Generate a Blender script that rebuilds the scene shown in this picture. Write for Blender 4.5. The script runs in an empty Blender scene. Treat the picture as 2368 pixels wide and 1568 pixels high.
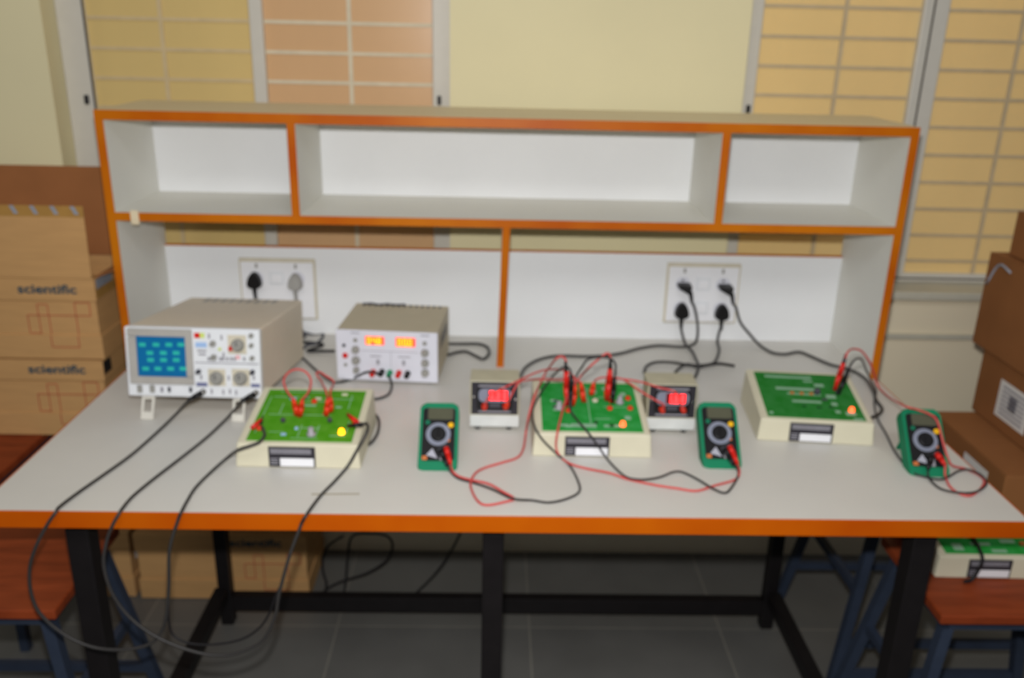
import bpy, bmesh, math, random
from mathutils import Vector, Matrix
random.seed(4)
SC = bpy.context.scene
COL = SC.collection
FLASH, AMB, DAY, FILL = 92, .15, 42, 34
Z0 = 0.76                      # height of the bench top above the floor
rad = math.radians
# ------------------------------------------------------------------ camera
CAM = Vector((0.864, -1.2988, 0.7782 + Z0))
FPX = 2024.06
_a, _b, _c = rad(1.426), rad(-19.4431), rad(1.3787)
FW = Vector((math.sin(_a)*math.cos(_b), math.cos(_a)*math.cos(_b), math.sin(_b)))
_r = FW.cross(Vector((0, 0, 1))).normalized(); _u = _r.cross(FW)
RT = _r*math.cos(_c) + _u*math.sin(_c)
UP = -_r*math.sin(_c) + _u*math.cos(_c)
cd = bpy.data.cameras.new('camera'); cam = bpy.data.objects.new('camera', cd); COL.objects.link(cam)
cam.matrix_world = Matrix(((RT.x, UP.x, -FW.x, CAM.x), (RT.y, UP.y, -FW.y, CAM.y), (RT.z, UP.z, -FW.z, CAM.z), (0, 0, 0, 1)))
cd.sensor_width = 36; cd.sensor_fit = 'HORIZONTAL'; cd.lens = FPX/2368*36
cd.clip_start = 0.05
cd.dof.use_dof = True; cd.dof.focus_distance = 0.6; cd.dof.aperture_fstop = 7.2
SC.camera = cam

def ray(u, v): return FW + RT*((u-1184)/FPX) - UP*((v-784)/FPX)
def at(u, v, **k):
    """point on the bench-relative plane x/y/z = value that the photo shows at (u, v)"""
    (ax, val), = k.items(); i = 'xyz'.index(ax)
    if i == 2: val += Z0
    d = ray(u, v); return CAM + d*((val-CAM[i])/d[i])
def hit(u, v, p, n):
    d = ray(u, v); return CAM + d*((p-CAM).dot(n)/d.dot(n))

# ------------------------------------------------------------------ materials
def lin(c):
    return tuple(((x/255)/12.92 if x/255 <= .04045 else ((x/255+.055)/1.055)**2.4) for x in c) + (1,)
MATS = {}
def mat(name, rgb, rough=.5, metal=0, spec=.25, var=.06, scale=30, emit=None, es=1, stretch=None, rgb2=None, coat=0, bump=0, detail=3):
    if name in MATS: return MATS[name]
    m = bpy.data.materials.new(name); m.use_nodes = True; nt = m.node_tree; n = nt.nodes; L = nt.links
    b = n['Principled BSDF']
    b.inputs['Roughness'].default_value = rough; b.inputs['Metallic'].default_value = metal
    b.inputs['Specular IOR Level'].default_value = spec
    b.inputs['Coat Weight'].default_value = coat
    tc = n.new('ShaderNodeTexCoord'); mp = n.new('ShaderNodeMapping'); nz = n.new('ShaderNodeTexNoise'); mx = n.new('ShaderNodeMix')
    mx.data_type = 'RGBA'
    nz.inputs['Scale'].default_value = scale; nz.inputs['Detail'].default_value = detail
    if stretch: mp.inputs['Scale'].default_value = stretch
    L.new(tc.outputs['Object'], mp.inputs['Vector']); L.new(mp.outputs['Vector'], nz.inputs['Vector'])
    c = lin(rgb)
    if rgb2 is None:
        lo = tuple(x*(1-var) for x in c[:3])+(1,); hi = tuple(min(1, x*(1+var)) for x in c[:3])+(1,)
    else: lo, hi = c, lin(rgb2)
    mx.inputs[6].default_value = lo; mx.inputs[7].default_value = hi
    rp = n.new('ShaderNodeValToRGB'); rp.color_ramp.elements[0].position = .3; rp.color_ramp.elements[1].position = .7
    L.new(nz.outputs['Fac'], rp.inputs['Fac']); L.new(rp.outputs['Color'], mx.inputs[0])
    L.new(mx.outputs[2], b.inputs['Base Color'])
    if bump:
        bp = n.new('ShaderNodeBump'); bp.inputs['Strength'].default_value = bump; bp.inputs['Distance'].default_value = .002
        L.new(nz.outputs['Fac'], bp.inputs['Height']); L.new(bp.outputs['Normal'], b.inputs['Normal'])
    if emit:
        b.inputs['Emission Color'].default_value = lin(emit); b.inputs['Emission Strength'].default_value = es
    MATS[name] = m; return m

LAM = mat('white_laminate', (209, 206, 200), .38, spec=.35, var=.025, scale=6)
LAMB = mat('white_laminate_panel', (231, 232, 234), .45, spec=.3, var=.02, scale=5)
WOODT = mat('varnished_deep_orange_wood', (180, 72, 2), .35, spec=.2, scale=5, rgb2=(196, 94, 4))
LAMT = mat('tan_white_laminate', (224, 208, 172), .5, spec=.3, var=.02, scale=5)
LAMS = mat('grey_white_laminate', (226, 225, 218), .5, spec=.3, var=.02, scale=5)
WOODE = mat('varnished_orange_wood', (178, 80, 6), .35, spec=.2, scale=5, rgb2=(198, 114, 14), stretch=(1, 1, 1))
IRON = mat('black_painted_steel', (26, 23, 24), .45, var=.1)
STEEL = mat('blue_grey_painted_steel', (50, 59, 76), .45, var=.08)
SEAT = mat('red_brown_wood', (122, 50, 22), .5, scale=9, rgb2=(150, 66, 32), stretch=(1, 6, 1))
CARD = mat('cardboard', (198, 154, 102), .85, spec=.15, var=.05, scale=12, stretch=(1, 1, 8))
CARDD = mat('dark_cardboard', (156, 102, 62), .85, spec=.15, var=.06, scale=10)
CARDR = mat('brown_cardboard', (140, 92, 54), .8, spec=.2, var=.07, scale=10)
TAPE = mat('clear_brown_tape', (176, 134, 72), .3, spec=.5)
TAPEB = mat('grey_blue_print', (150, 156, 168), .5)
TEAL = mat('teal_print', (22, 70, 88), .7)
REDP = mat('red_print', (182, 92, 66), .8)
CREAM = mat('cream_plastic', (210, 204, 180), .45, var=.02)
GREYP = mat('warm_grey_enamel', (226, 213, 193), .45, var=.02)
GREYD = mat('taupe_enamel', (198, 186, 160), .5, var=.02)
PANELW = mat('white_panel', (226, 228, 232), .4, var=.02)
BEZEL = mat('grey_bezel', (172, 168, 162), .5)
PANELB = mat('cool_grey_panel', (216, 216, 226), .4, var=.02)
KNOBG = mat('grey_knob', (150, 148, 142), .4)
BEIGE = mat('beige_print', (206, 198, 178), .5)
DKGREY = mat('dark_grey_plastic', (72, 72, 80), .45)
BLACKP = mat('black_plastic', (24, 23, 25), .38)
BLACKR = mat('black_rubber', (30, 28, 30), .5)
GREYPL = mat('grey_plug_plastic', (160, 158, 154), .5)
CORD = mat('grey_black_cord', (54, 52, 51), .42, var=.05)
LEADB = mat('black_lead', (50, 48, 49), .42, var=.05)
LEADR = mat('red_lead', (204, 78, 76), .4, var=.04)
REDPL = mat('red_plastic', (206, 34, 26), .35)
ORREDPL = mat('orange_red_plastic', (216, 52, 22), .35)
GREENH = mat('green_holster_rubber', (9, 122, 84), .6, var=.05)
BLUEG = mat('green_button', (14, 104, 76), .4)
YEL = mat('yellow_button', (230, 176, 20), .4)
LCD = mat('dark_lcd', (84, 84, 68), .25, var=.05)
RINGG = mat('grey_dial_print', (128, 132, 148), .5)
WHITEP = mat('white_plastic', (236, 236, 240), .35, var=.01)
WHITEM = mat('white_sticker', (222, 220, 216), .5, var=.03)
METAL = mat('nickel_metal', (190, 188, 184), .25, metal=1)
SILV = mat('grey_pot_body', (158, 154, 160), .4)
GREENP = mat('green_post', (20, 140, 92), .4)
ALU = mat('white_aluminium', (206, 201, 190), .4, var=.02)
GASKET = mat('dark_gasket', (60, 52, 44), .6)
SILK = mat('pale_silkscreen', (140, 178, 150), .6)
LABK = mat('black_label', (48, 46, 52), .4)
LABG = mat('grey_label_print', (150, 148, 156), .5)
ORPR = mat('orange_print', (196, 112, 60), .5)
PINKP = mat('pink_print', (232, 180, 184), .5)
BLUEP = mat('pale_blue_print', (160, 190, 232), .5)
YGREEN = mat('yellow_green_print', (206, 220, 120), .5)
WALLM = mat('cream_wall_paint', (228, 217, 176), .8, spec=.2, var=.025, scale=3)
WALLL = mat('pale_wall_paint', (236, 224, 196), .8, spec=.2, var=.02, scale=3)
SILL = mat('pale_stone', (196, 192, 176), .5, var=.03)
OUTW = mat('outside_yellow_wall', (226, 194, 126), .9, spec=.1, var=.04, scale=3)
BARL = mat('pale_painted_bar', (214, 202, 176), .6)
BARY = mat('tan_painted_bar', (206, 184, 142), .6)
BARD = mat('grey_painted_bar', (196, 176, 142), .6)
BOARDA = mat('yellow_green_board', (72, 144, 22), .7, spec=.05, rgb2=(90, 154, 44), scale=45)
BOARDB = mat('green_board', (32, 142, 50), .7, spec=.05, rgb2=(58, 156, 80), scale=45)
BOARDC = mat('deep_green_board', (34, 116, 38), .7, spec=.05, rgb2=(54, 128, 62), scale=45)
SCR = mat('blue_crt', (16, 84, 128), .2, emit=(16, 92, 140), es=.42)
TRACE = mat('green_trace', (40, 150, 140), .3, emit=(40, 160, 140), es=.42)
LEDG = mat('orange_led_digits', (255, 120, 20), .4, emit=(255, 132, 14), es=3.2)
LEDW = mat('red_led_bloom_window', (200, 60, 50), .3, emit=(255, 70, 60), es=.9)  # the window's own glow stands in for bloom around the orange digits
LEDR = mat('red_led_digits', (255, 40, 40), .4, emit=(255, 52, 54), es=2.6)
LEDRW = mat('red_led_bloom_filter', (96, 14, 22), .3, emit=(190, 30, 36), es=.10)  # faint emission stands in for bloom around the red digits
LEDO = mat('orange_led', (255, 90, 50), .3, emit=(255, 92, 46), es=2.6)
LEDY = mat('amber_led', (255, 200, 20), .3, emit=(255, 150, 10), es=5)

def floor_mat():
    m = bpy.data.materials.new('dark_stone_tiles'); m.use_nodes = True; n = m.node_tree.nodes; L = m.node_tree.links
    b = n['Principled BSDF']; b.inputs['Roughness'].default_value = .45
    tc = n.new('ShaderNodeTexCoord'); mp = n.new('ShaderNodeMapping'); br = n.new('ShaderNodeTexBrick')
    mp.inputs['Location'].default_value = (-.972+.52*4, -.693+.6*4, 0)
    br.offset = 0.0; br.inputs['Brick Width'].default_value = .522; br.inputs['Row Height'].default_value = .6
    br.inputs['Scale'].default_value = 1; br.inputs['Mortar Size'].default_value = .003; br.inputs['Mortar Smooth'].default_value = .3
    br.inputs['Color1'].default_value = lin((106, 105, 102)); br.inputs['Color2'].default_value = lin((115, 114, 110)); br.inputs['Mortar'].default_value = lin((134, 131, 123))
    nz = n.new('ShaderNodeTexNoise'); nz.inputs['Scale'].default_value = 5; nz.inputs['Detail'].default_value = 8
    mx = n.new('ShaderNodeMix'); mx.data_type = 'RGBA'; mx.blend_type = 'MULTIPLY'; mx.inputs[0].default_value = .45
    rp = n.new('ShaderNodeValToRGB'); rp.color_ramp.elements[0].position = .3; rp.color_ramp.elements[0].color = (.55, .55, .55, 1); rp.color_ramp.elements[1].position = .75
    L.new(tc.outputs['Object'], mp.inputs['Vector']); L.new(mp.outputs['Vector'], br.inputs['Vector']); L.new(tc.outputs['Object'], nz.inputs['Vector'])
    L.new(nz.outputs['Fac'], rp.inputs['Fac']); L.new(br.outputs['Color'], mx.inputs[6]); L.new(rp.outputs['Color'], mx.inputs[7]); L.new(mx.outputs[2], b.inputs['Base Color'])
    return m
FLOORM = floor_mat()

def film(name, rgb, tr):
    """tinted sun-control film on glass: partly see-through, partly matt, slightly glossy"""
    m = bpy.data.materials.new(name); m.use_nodes = True; n = m.node_tree.nodes; L = m.node_tree.links
    n.remove(n['Principled BSDF']); out = n['Material Output']
    d = n.new('ShaderNodeBsdfDiffuse'); t = n.new('ShaderNodeBsdfTransparent'); g = n.new('ShaderNodeBsdfGlossy')
    nz = n.new('ShaderNodeTexNoise'); nz.inputs['Scale'].default_value = 4; mx = n.new('ShaderNodeMix'); mx.data_type = 'RGBA'
    c = lin(rgb); mx.inputs[6].default_value = tuple(x*.95 for x in c[:3])+(1,); mx.inputs[7].default_value = tuple(min(1, x*1.05) for x in c[:3])+(1,)
    L.new(nz.outputs['Fac'], mx.inputs[0]); L.new(mx.outputs[2], d.inputs['Color'])
    t.inputs['Color'].default_value = tuple(x**.35 for x in c[:3])+(1,)
    g.inputs['Roughness'].default_value = .25
    a = n.new('ShaderNodeMixShader'); a.inputs[0].default_value = tr; b = n.new('ShaderNodeMixShader'); b.inputs[0].default_value = .03
    L.new(d.outputs[0], a.inputs[1]); L.new(t.outputs[0], a.inputs[2]); L.new(a.outputs[0], b.inputs[1]); L.new(g.outputs[0], b.inputs[2]); L.new(b.outputs[0], out.inputs['Surface'])
    return m
FILMY = film('yellow_window_film', (230, 202, 136), .15)
FILMO = film('orange_window_film', (226, 184, 138), .15)
FILMR = film('bright_yellow_window_film', (248, 220, 158), .25)

# ------------------------------------------------------------------ geometry helpers
class MB:
    """collects shapes; build() links them as one mesh object"""
    def __init__(s): s.bm = bmesh.new(); s.mats = []
    def mi(s, m):
        if m is None: return 0
        if m not in s.mats: s.mats.append(m)
        return s.mats.index(m)
    def _add(s, tmp, M=None, m=None, smooth=False):
        idx = s.mi(m); mp = {}
        for v in tmp.verts: mp[v] = s.bm.verts.new(M @ v.co if M else v.co)
        for f in tmp.faces:
            try: nf = s.bm.faces.new([mp[v] for v in f.verts])
            except ValueError: continue
            nf.material_index = idx; nf.smooth = smooth or f.smooth
        tmp.free()
    def box(s, x0, x1, y0, y1, z0, z1, bev=0, m=None, M=None, seg=2):
        t = bmesh.new(); bmesh.ops.create_cube(t, size=1)
        for v in t.verts: v.co = Vector(((x0+x1)/2+v.co.x*(x1-x0), (y0+y1)/2+v.co.y*(y1-y0), (z0+z1)/2+v.co.z*(z1-z0)))
        if bev: bmesh.ops.bevel(t, geom=t.edges[:], offset=bev, segments=seg, affect='EDGES', profile=.5)
        s._add(t, M, m); return s
    def hexa(s, p, bev=0, m=None, M=None):
        """8 points: bottom ring 0-3, top ring 4-7 (counter-clockwise from above)"""
        t = bmesh.new(); v = [t.verts.new(q) for q in p]
        for f in ((3, 2, 1, 0), (4, 5, 6, 7), (0, 1, 5, 4), (1, 2, 6, 5), (2, 3, 7, 6), (3, 0, 4, 7)): t.faces.new([v[i] for i in f])
        if bev: bmesh.ops.bevel(t, geom=t.edges[:], offset=bev, segments=2, affect='EDGES', profile=.5)
        s._add(t, M, m); return s
    def lathe(s, prof, M=None, m=None, seg=24):
        """profile of (r, h) turned about local Z"""
        t = bmesh.new(); rings = []
        for r, h in prof:
            rings.append([t.verts.new((r*math.cos(2*math.pi*i/seg), r*math.sin(2*math.pi*i/seg), h)) for i in range(seg)])
        for a, b in zip(rings, rings[1:]):
            for i in range(seg): t.faces.new((a[i], a[(i+1) % seg], b[(i+1) % seg], b[i])).smooth = True
        t.faces.new(rings[0][::-1]); t.faces.new(rings[-1])
        s._add(t, M, m); return s
    def ring(s, r0, r1, h0, h1, M=None, m=None, seg=32):
        t = bmesh.new(); q = []
        for r, h in ((r0, h0), (r1, h0), (r1, h1), (r0, h1)):
            q.append([t.verts.new((r*math.cos(2*math.pi*i/seg), r*math.sin(2*math.pi*i/seg), h)) for i in range(seg)])
        for k in range(4):
            a, b = q[k], q[(k+1) % 4]
            for i in range(seg): t.faces.new((a[i], a[(i+1) % seg], b[(i+1) % seg], b[i]))
        s._add(t, M, m); return s
    def tube(s, pts, r, m=None, seg=10, sub=6, r2=None):
        P = [Vector(p) for p in pts]
        if sub > 1 and len(P) > 2:
            Q = []
            for i in range(len(P)-1):
                p0 = P[i-1] if i else P[i]*2-P[i+1]; p1, p2 = P[i], P[i+1]; p3 = P[i+2] if i+2 < len(P) else P[i+1]*2-P[i]
                for k in range(sub):
                    u = k/sub
                    Q.append(.5*((2*p1)+(p2-p0)*u+(2*p0-5*p1+4*p2-p3)*u*u+(3*p1-p0-3*p2+p3)*u**3))
            Q.append(P[-1]); P = Q
        t = bmesh.new(); rings = []; n = None
        for i, p in enumerate(P):
            d = (P[min(i+1, len(P)-1)]-P[max(i-1, 0)]).normalized()
            if n is None: n = d.orthogonal().normalized()
            else:
                n = n-d*n.dot(d)
                n = n.normalized() if n.length > 1e-6 else d.orthogonal().normalized()
            b = d.cross(n); rr = r if r2 is None else r+(r2-r)*i/(len(P)-1)
            rings.append([t.verts.new(p+(n*math.cos(2*math.pi*k/seg)+b*math.sin(2*math.pi*k/seg))*rr) for k in range(seg)])
        for a, b in zip(rings, rings[1:]):
            for k in range(seg): t.faces.new((a[k], a[(k+1) % seg], b[(k+1) % seg], b[k])).smooth = True
        t.faces.new(rings[0][::-1]); t.faces.new(rings[-1])
        s._add(t, None, m); return s
    def prism(s, poly, h0, h1, M=None, m=None, bev=0):
        """polygon in local XY raised from h0 to h1"""
        t = bmesh.new(); a = [t.verts.new((x, y, h0)) for x, y in poly]; b = [t.verts.new((x, y, h1)) for x, y in poly]; n = len(poly)
        for i in range(n): t.faces.new((a[i], a[(i+1) % n], b[(i+1) % n], b[i]))
        t.faces.new(a[::-1]); t.faces.new(b)
        if bev: bmesh.ops.bevel(t, geom=[e for e in t.edges if abs(e.verts[0].co.z-e.verts[1].co.z) < 1e-7], offset=bev, segments=2, affect='EDGES', profile=.5)
        s._add(t, M, m); return s
    def build(s, name, m=None, parent=None, M=None, label=None):
        bmesh.ops.recalc_face_normals(s.bm, faces=s.bm.faces[:])
        me = bpy.data.meshes.new(name); s.bm.to_mesh(me); s.bm.free()
        if s.mats:
            for x in s.mats: me.materials.append(x if x else m)
        elif m: me.materials.append(m)
        o = bpy.data.objects.new(name, me); COL.objects.link(o)
        if parent: o.parent = parent
        if M is not None: o.matrix_local = M
        if label: o['label'] = label
        return o
def tag(o, label, cat, group=None, kind=None):
    if label: o['label'] = label
    if cat: o['category'] = cat
    if group: o['group'] = group
    if kind: o['kind'] = kind
    return o
def empty(name, loc, label, cat, group=None, rot=(0, 0, 0)):
    o = bpy.data.objects.new(name, None); COL.objects.link(o); o.empty_display_size = .05
    o.location = loc; o.rotation_euler = rot
    return tag(o, label, cat, group)
def rootM(o):
    return Matrix.LocRotScale(o.location, o.rotation_euler, None)
def struct(o): o['kind'] = 'structure'; return o
T = Matrix.Translation
def RX(a): return Matrix.Rotation(a, 4, 'X')
def RY(a): return Matrix.Rotation(a, 4, 'Y')
def RZ(a): return Matrix.Rotation(a, 4, 'Z')
FRONT = RX(rad(90))            # local Z -> -Y, local Y -> Z : things that stick out of a front face
def rrect(w, h, r, n=5, cx=0, cy=0):
    out = []
    for sx, sy, a0 in ((1, 1, 0), (-1, 1, 90), (-1, -1, 180), (1, -1, 270)):
        for k in range(n+1):
            a = rad(a0+90*k/n); out.append((cx+sx*(w/2-r)+r*math.cos(a), cy+sy*(h/2-r)+r*math.sin(a)))
    return out
def text_mesh(s, size, name, m, parent, M, bold=0, depth=.0004):
    c = bpy.data.curves.new(name+'_font', 'FONT'); c.body = s; c.size = size; c.extrude = depth; c.offset = bold; c.align_x = 'LEFT'; c.space_character = 1.0
    tmp = bpy.data.objects.new(name+'_tmp', c); COL.objects.link(tmp)
    bpy.context.view_layer.update()
    me = bpy.data.meshes.new_from_object(tmp.evaluated_get(bpy.context.evaluated_depsgraph_get()))
    bpy.data.objects.remove(tmp); bpy.data.curves.remove(c)
    me.materials.clear(); me.materials.append(m)
    o = bpy.data.objects.new(name, me); COL.objects.link(o); o.parent = parent; o.matrix_local = M
    return o
SEG7 = {'0': 'abcdef', '1': 'bc', '2': 'abged', '3': 'abgcd', '4': 'fgbc', '5': 'afgcd', '6': 'afgedc', '7': 'abc', '8': 'abcdefg', '9': 'abcdfg'}
def digits(s, x, z, w, h, gap, mb, y, th=.18, m=None):
    """seven-segment figures on a front face at depth y"""
    t = h*th
    for ch in s:
        if ch == '.':
            mb.box(x-gap*.75, x-gap*.75+t, y-.0008, y, z, z+t, m=m); continue
        for k in SEG7[ch]:
            q = {'a': (0, w, h-t, h), 'g': (0, w, h/2-t/2, h/2+t/2), 'd': (0, w, 0, t), 'f': (0, t, h/2, h), 'b': (w-t, w, h/2, h), 'e': (0, t, 0, h/2), 'c': (w-t, w, 0, h/2)}[k]
            mb.box(x+q[0], x+q[1], y-.0008, y, z+q[2], z+q[3], m=m)
        x += w+gap

# ------------------------------------------------------------------ setting
struct(MB().box(-5, 7, -5, 2.5, -.1, 0).build('floor', FLOORM))
YW, YF = 1.06, 1.14            # wall face, window-frame plane
W1 = (-.277, .746); W2 = (1.512, 3.0)
ZB, ZT = Z0+.113, Z0+1.75
wb = MB()
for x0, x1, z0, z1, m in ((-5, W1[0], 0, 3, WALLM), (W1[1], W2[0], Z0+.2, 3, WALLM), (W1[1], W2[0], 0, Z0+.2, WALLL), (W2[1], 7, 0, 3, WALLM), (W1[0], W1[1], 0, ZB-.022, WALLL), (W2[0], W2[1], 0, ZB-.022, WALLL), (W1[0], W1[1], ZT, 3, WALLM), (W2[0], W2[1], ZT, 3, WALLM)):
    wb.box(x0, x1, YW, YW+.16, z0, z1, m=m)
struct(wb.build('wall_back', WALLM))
struct(MB().box(-5, 7, 2.4, 2.5, -.2, 4).build('wall_outside', OUTW))
struct(MB().box(1.83, 3.4, YW-.014, YW, Z0-.032, Z0-.018, .003).build('trim_1', SILL))
def window(name, x0, x1, stiles, panes, films, gaskets, zb, sillx):
    root = bpy.data.objects.new(name, None); COL.objects.link(root); root.location = (0, 0, 0); struct(root)
    f = MB()
    f.box(x0, x1, YF, YF+.045, zb, zb+.026, .003, m=ALU); f.box(x0, x1, YF, YF+.045, ZT-.03, ZT, .003, m=ALU)
    f.box(x0, x1, YF-.002, YF+.001, zb+.009, zb+.013, m=GASKET)
    for a, b in stiles:
        f.box(a, b, YF-.006, YF+.04, zb+.02, ZT-.02, .004, m=ALU)
    for gx in gaskets: f.box(gx-.0022, gx+.0022, YF-.0078, YF-.005, zb+.026, ZT-.03, m=GASKET)
    f.build('window_frame', ALU, root)
    MB().box(sillx[0], sillx[1], YW-.03, YW+.16, ZB-.024, ZB-.0005, .004).build('window_sill', SILL, root)
    for (a, b), fm in zip(panes, films):
        MB().box(a, b, YF+.012, YF+.017, zb+.02, ZT-.02).build('window_pane', fm, root)
    return root
w1 = window('window_1', W1[0], W1[1], ((-.277, -.205), (.22, .255), (.696, .746)), ((-.21, .225), (.25, .70)), (FILMY, FILMO), (-.2045,), ZB, (W1[0], W1[1]))
w2 = window('window_2', W2[0], W2[1], ((1.513, 1.564), (1.985, 2.054), (2.48, 2.54), (2.95, 3.0)), ((1.56, 1.99), (2.05, 2.5), (2.53, 2.96)), (FILMR, FILMR, FILMR), (2.011, 2.51), ZB, (1.70, W2[1]))
def grille(root, x, x0, x1, zs, m):
    g = MB(); yb = YF+.008
    g.box(x-.0055, x+.0055, yb, yb+.004, ZB+.02, ZT-.03, m=m)
    z = zs
    while z > ZB+.03: z -= .0755
    while z < ZT-.03:
        if z > ZB+.03: g.box(x0, x1, yb+.0005, yb+.004, z-.0045, z+.0045, m=m)
        z += .0755
    g.build('window_grille', m, root)
grille(w1, -.013, -.206, .221, Z0+.709, BARY); grille(w1, .478, .254, .697, Z0+.709, BARL)
for x, x0, x1 in ((1.785, 1.563, 1.986), (2.262, 2.053, 2.481), (2.72, 2.539, 2.951)): grille(w2, x, x0, x1, Z0+.552, BARD)
for root, pts in ((w1, ((-.223, .578), (.714, .596))), (w2, ((1.548, .590),))):
    for x, z in pts: MB().box(x-.005, x+.005, YF-.018, YF-.005, Z0+z-.012, Z0+z+.012, .003).build('latch', BLACKP, root)
MB().box(1.55, 1.5625, YF-.004, YF+.01, ZB+.03, ZT-.03).build('window_gasket', ALU, w2)

# ------------------------------------------------------------------ bench
W, D = 1.8, .947
bench = empty('lab_bench', (W/2, D/2, 0), 'long white-topped laboratory bench with orange wooden edging on a black steel frame', 'bench')
BI = T((-W/2, -D/2, 0))
tt = MB().box(.004, W-.004, .004, D-.004, Z0-.03, Z0).build('bench_top', LAM, bench, BI)
et = MB(); e = .0042
et.box(0, W, 0, e, Z0-.032, Z0-.0004, .001); et.box(0, W, D-e, D, Z0-.032, Z0-.0004, .001)
et.box(0, e, e, D-e, Z0-.032, Z0-.0004, .001); et.box(W-e, W, e, D-e, Z0-.032, Z0-.0004, .001)
et.build('edge_band', WOODT, tt)
fr = MB()
for x0, x1, y0, y1 in ((.125, 1.665, .045, .08), (.125, 1.665, .69, .725), (.125, .165, .08, .69), (1.625, 1.665, .08, .69)): fr.box(x0, x1, y0, y1, Z0-.06, Z0-.032)
fr.build('top_frame', IRON, bench, BI)
LEGS = ((.144, .062, .02), (.873, .062, .019), (1.645, .062, .021), (.162, .708, .017), (1.632, .708, .017))
for x, y, h in LEGS: MB().box(x-h, x+h, y-h, y+h, 0, Z0-.06, .003).build('leg', IRON, bench, BI)
MB().box(.179, 1.615, .692, .722, .045, .09, .002).build('back_stretcher', IRON, bench, BI)
for x in (.155, 1.64): MB().box(x-.017, x+.017, .08, .692, .085, .12, .002).build('side_stretcher', IRON, bench, BI)

# ------------------------------------------------------------------ shelf unit on the bench
YS, YB, H, HM, TH = .653, .937, .596, .3735, .018
shelf = empty('shelf_unit', (W/2, (YS+YB)/2, Z0), 'white open shelf unit with orange wooden edges standing across the back of the bench', 'shelf')
SI = T((-W/2, -(YS+YB)/2, 0))
def board(name, x0, x1, z0, z1, y0=YS, y1=YB, m=LAMS, lip=True, flat=True):
    o = MB().box(x0, x1, y0+(.005 if lip else 0), y1, z0, z1).build(name, m, shelf, SI)
    if lip: MB().box(x0, x1, y0, y0+.005, z0-.0005, z1+.0005, .001).build('edge_band', WOODE, o)
    return o
board('top_board', 0, W, H-.02, H, m=LAMT)
board('middle_shelf', TH, W-TH, HM-.018, HM)
board('side_panel', 0, TH, 0, H-.02); board('side_panel', W-TH, W, 0, H-.02)
for x in (.421, 1.374): board('divider', x-.009, x+.009, HM, H-.02, y1=YB-.004)
# back panels
MB().box(TH, W-TH, YB-.006, YB, HM, H-.02).build('upper_back_panel', LAMB, shelf, SI)
lb = MB().box(TH, W-TH, YB-.012, YB, 0, .234).build('lower_back_panel', LAMB, shelf, SI)
MB().box(TH, W-TH, YB-.012, YB, .234, .237).build('edge_band', WOODE, lb)
# the lower divider leans a little at the front
t = .0085; dv = MB()
dv.hexa([(.886-t, YS+.05, 0), (.886+t, YS+.05, 0), (.892+t, YB-.012, 0), (.892-t, YB-.012, 0), (.894-t, YS+.005, HM-.018), (.894+t, YS+.005, HM-.018), (.894+t, YB-.012, HM-.018), (.894-t, YB-.012, HM-.018)])
dvo = dv.build('divider', LAMS, shelf, SI)
d2 = MB(); d2.hexa([(.886-t, YS+.045, 0), (.886+t, YS+.045, 0), (.886+t, YS+.05, 0), (.886-t, YS+.05, 0), (.894-t, YS, HM-.018), (.894+t, YS, HM-.018), (.894+t, YS+.005, HM-.018), (.894-t, YS+.005, HM-.018)])
d2.build('edge_band', WOODE, dvo)
MB().box(.053, .071, YS-.0015, YS-.0002, HM-.026, HM+.006, M=None)  .build('tape_scrap', mat('cream_masking_tape', (220, 204, 172), .7), shelf, SI @ T((0, 0, 0)), label='scrap of cream masking tape on the edge')

# ------------------------------------------------------------------ socket plates and plugs
def socket_plate(x0, x1, z0, z1, label, rows):
    r = empty('socket_plate', ((x0+x1)/2, YB-.0123, Z0+z0), label, 'socket plate', 'white mains socket plates')
    w, h = x1-x0, z1-z0
    MB().box(-w/2, w/2, -.009, 0, 0, h, .002).build('frame', BEIGE, r)
    MB().box(-w/2+.005, w/2-.005, -.014, -.009, .005, h-.008, .002).build('cover', WHITEP, r)
    for zz in rows:
        for sx in (-.055, .052):
            m = MB(); m.lathe([(.019, 0), (.019, .001)], T((sx, -.014, zz)) @ FRONT, PANELB)
            for dx, dz, rr in ((0, .011, .0032), (-.009, -.006, .0026), (.009, -.006, .0026)): m.lathe([(rr, 0), (rr, .0006)], T((sx+dx, -.015, zz+dz)) @ FRONT, DKGREY)
            m.build('socket', PANELB, r)
        s = MB(); s.box(-.02, .018, -.0155, -.014, zz-.016, zz+.02, .001, m=PANELW); s.box(-.0145, .0125, -.019, -.0155, zz-.010, zz+.012, .0015, m=WHITEP, M=T((0, 0, 0)))
        s.build('switch', WHITEP, r)
    for sx in (-.052, .049): MB().box(sx-.003, sx+.003, -.0155, -.014, h-.024, h-.012, .0005).build('indicator', KNOBG, r)
    return r
socket_plate(.206, .403, .042, .206, 'white mains socket plate behind the oscilloscope, holding a black and a grey plug', (.112,))
socket_plate(1.322, 1.516, .050, .213, 'white mains socket plate on the right holding four black plugs', (.108, .042))

def cord_root(name, p, label, cat, group):
    return empty(name, p, label, cat, group)
def wire(parent, pts, r, m, name='cord', sub=6, label=None):
    o = Vector(parent.location)
    return MB().tube([Vector(p)-o for p in pts], r, None, 10, sub).build(name, m, parent, label=label)
def Pt(spec):
    """(u, v, 'z', h) -> world point"""
    if len(spec) == 3: return Vector((spec[0], spec[1], spec[2]+Z0))
    u, v, ax, val = spec
    return at(u, v, **{ax: val})
def path(*specs): return [Pt(s) for s in specs]

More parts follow.
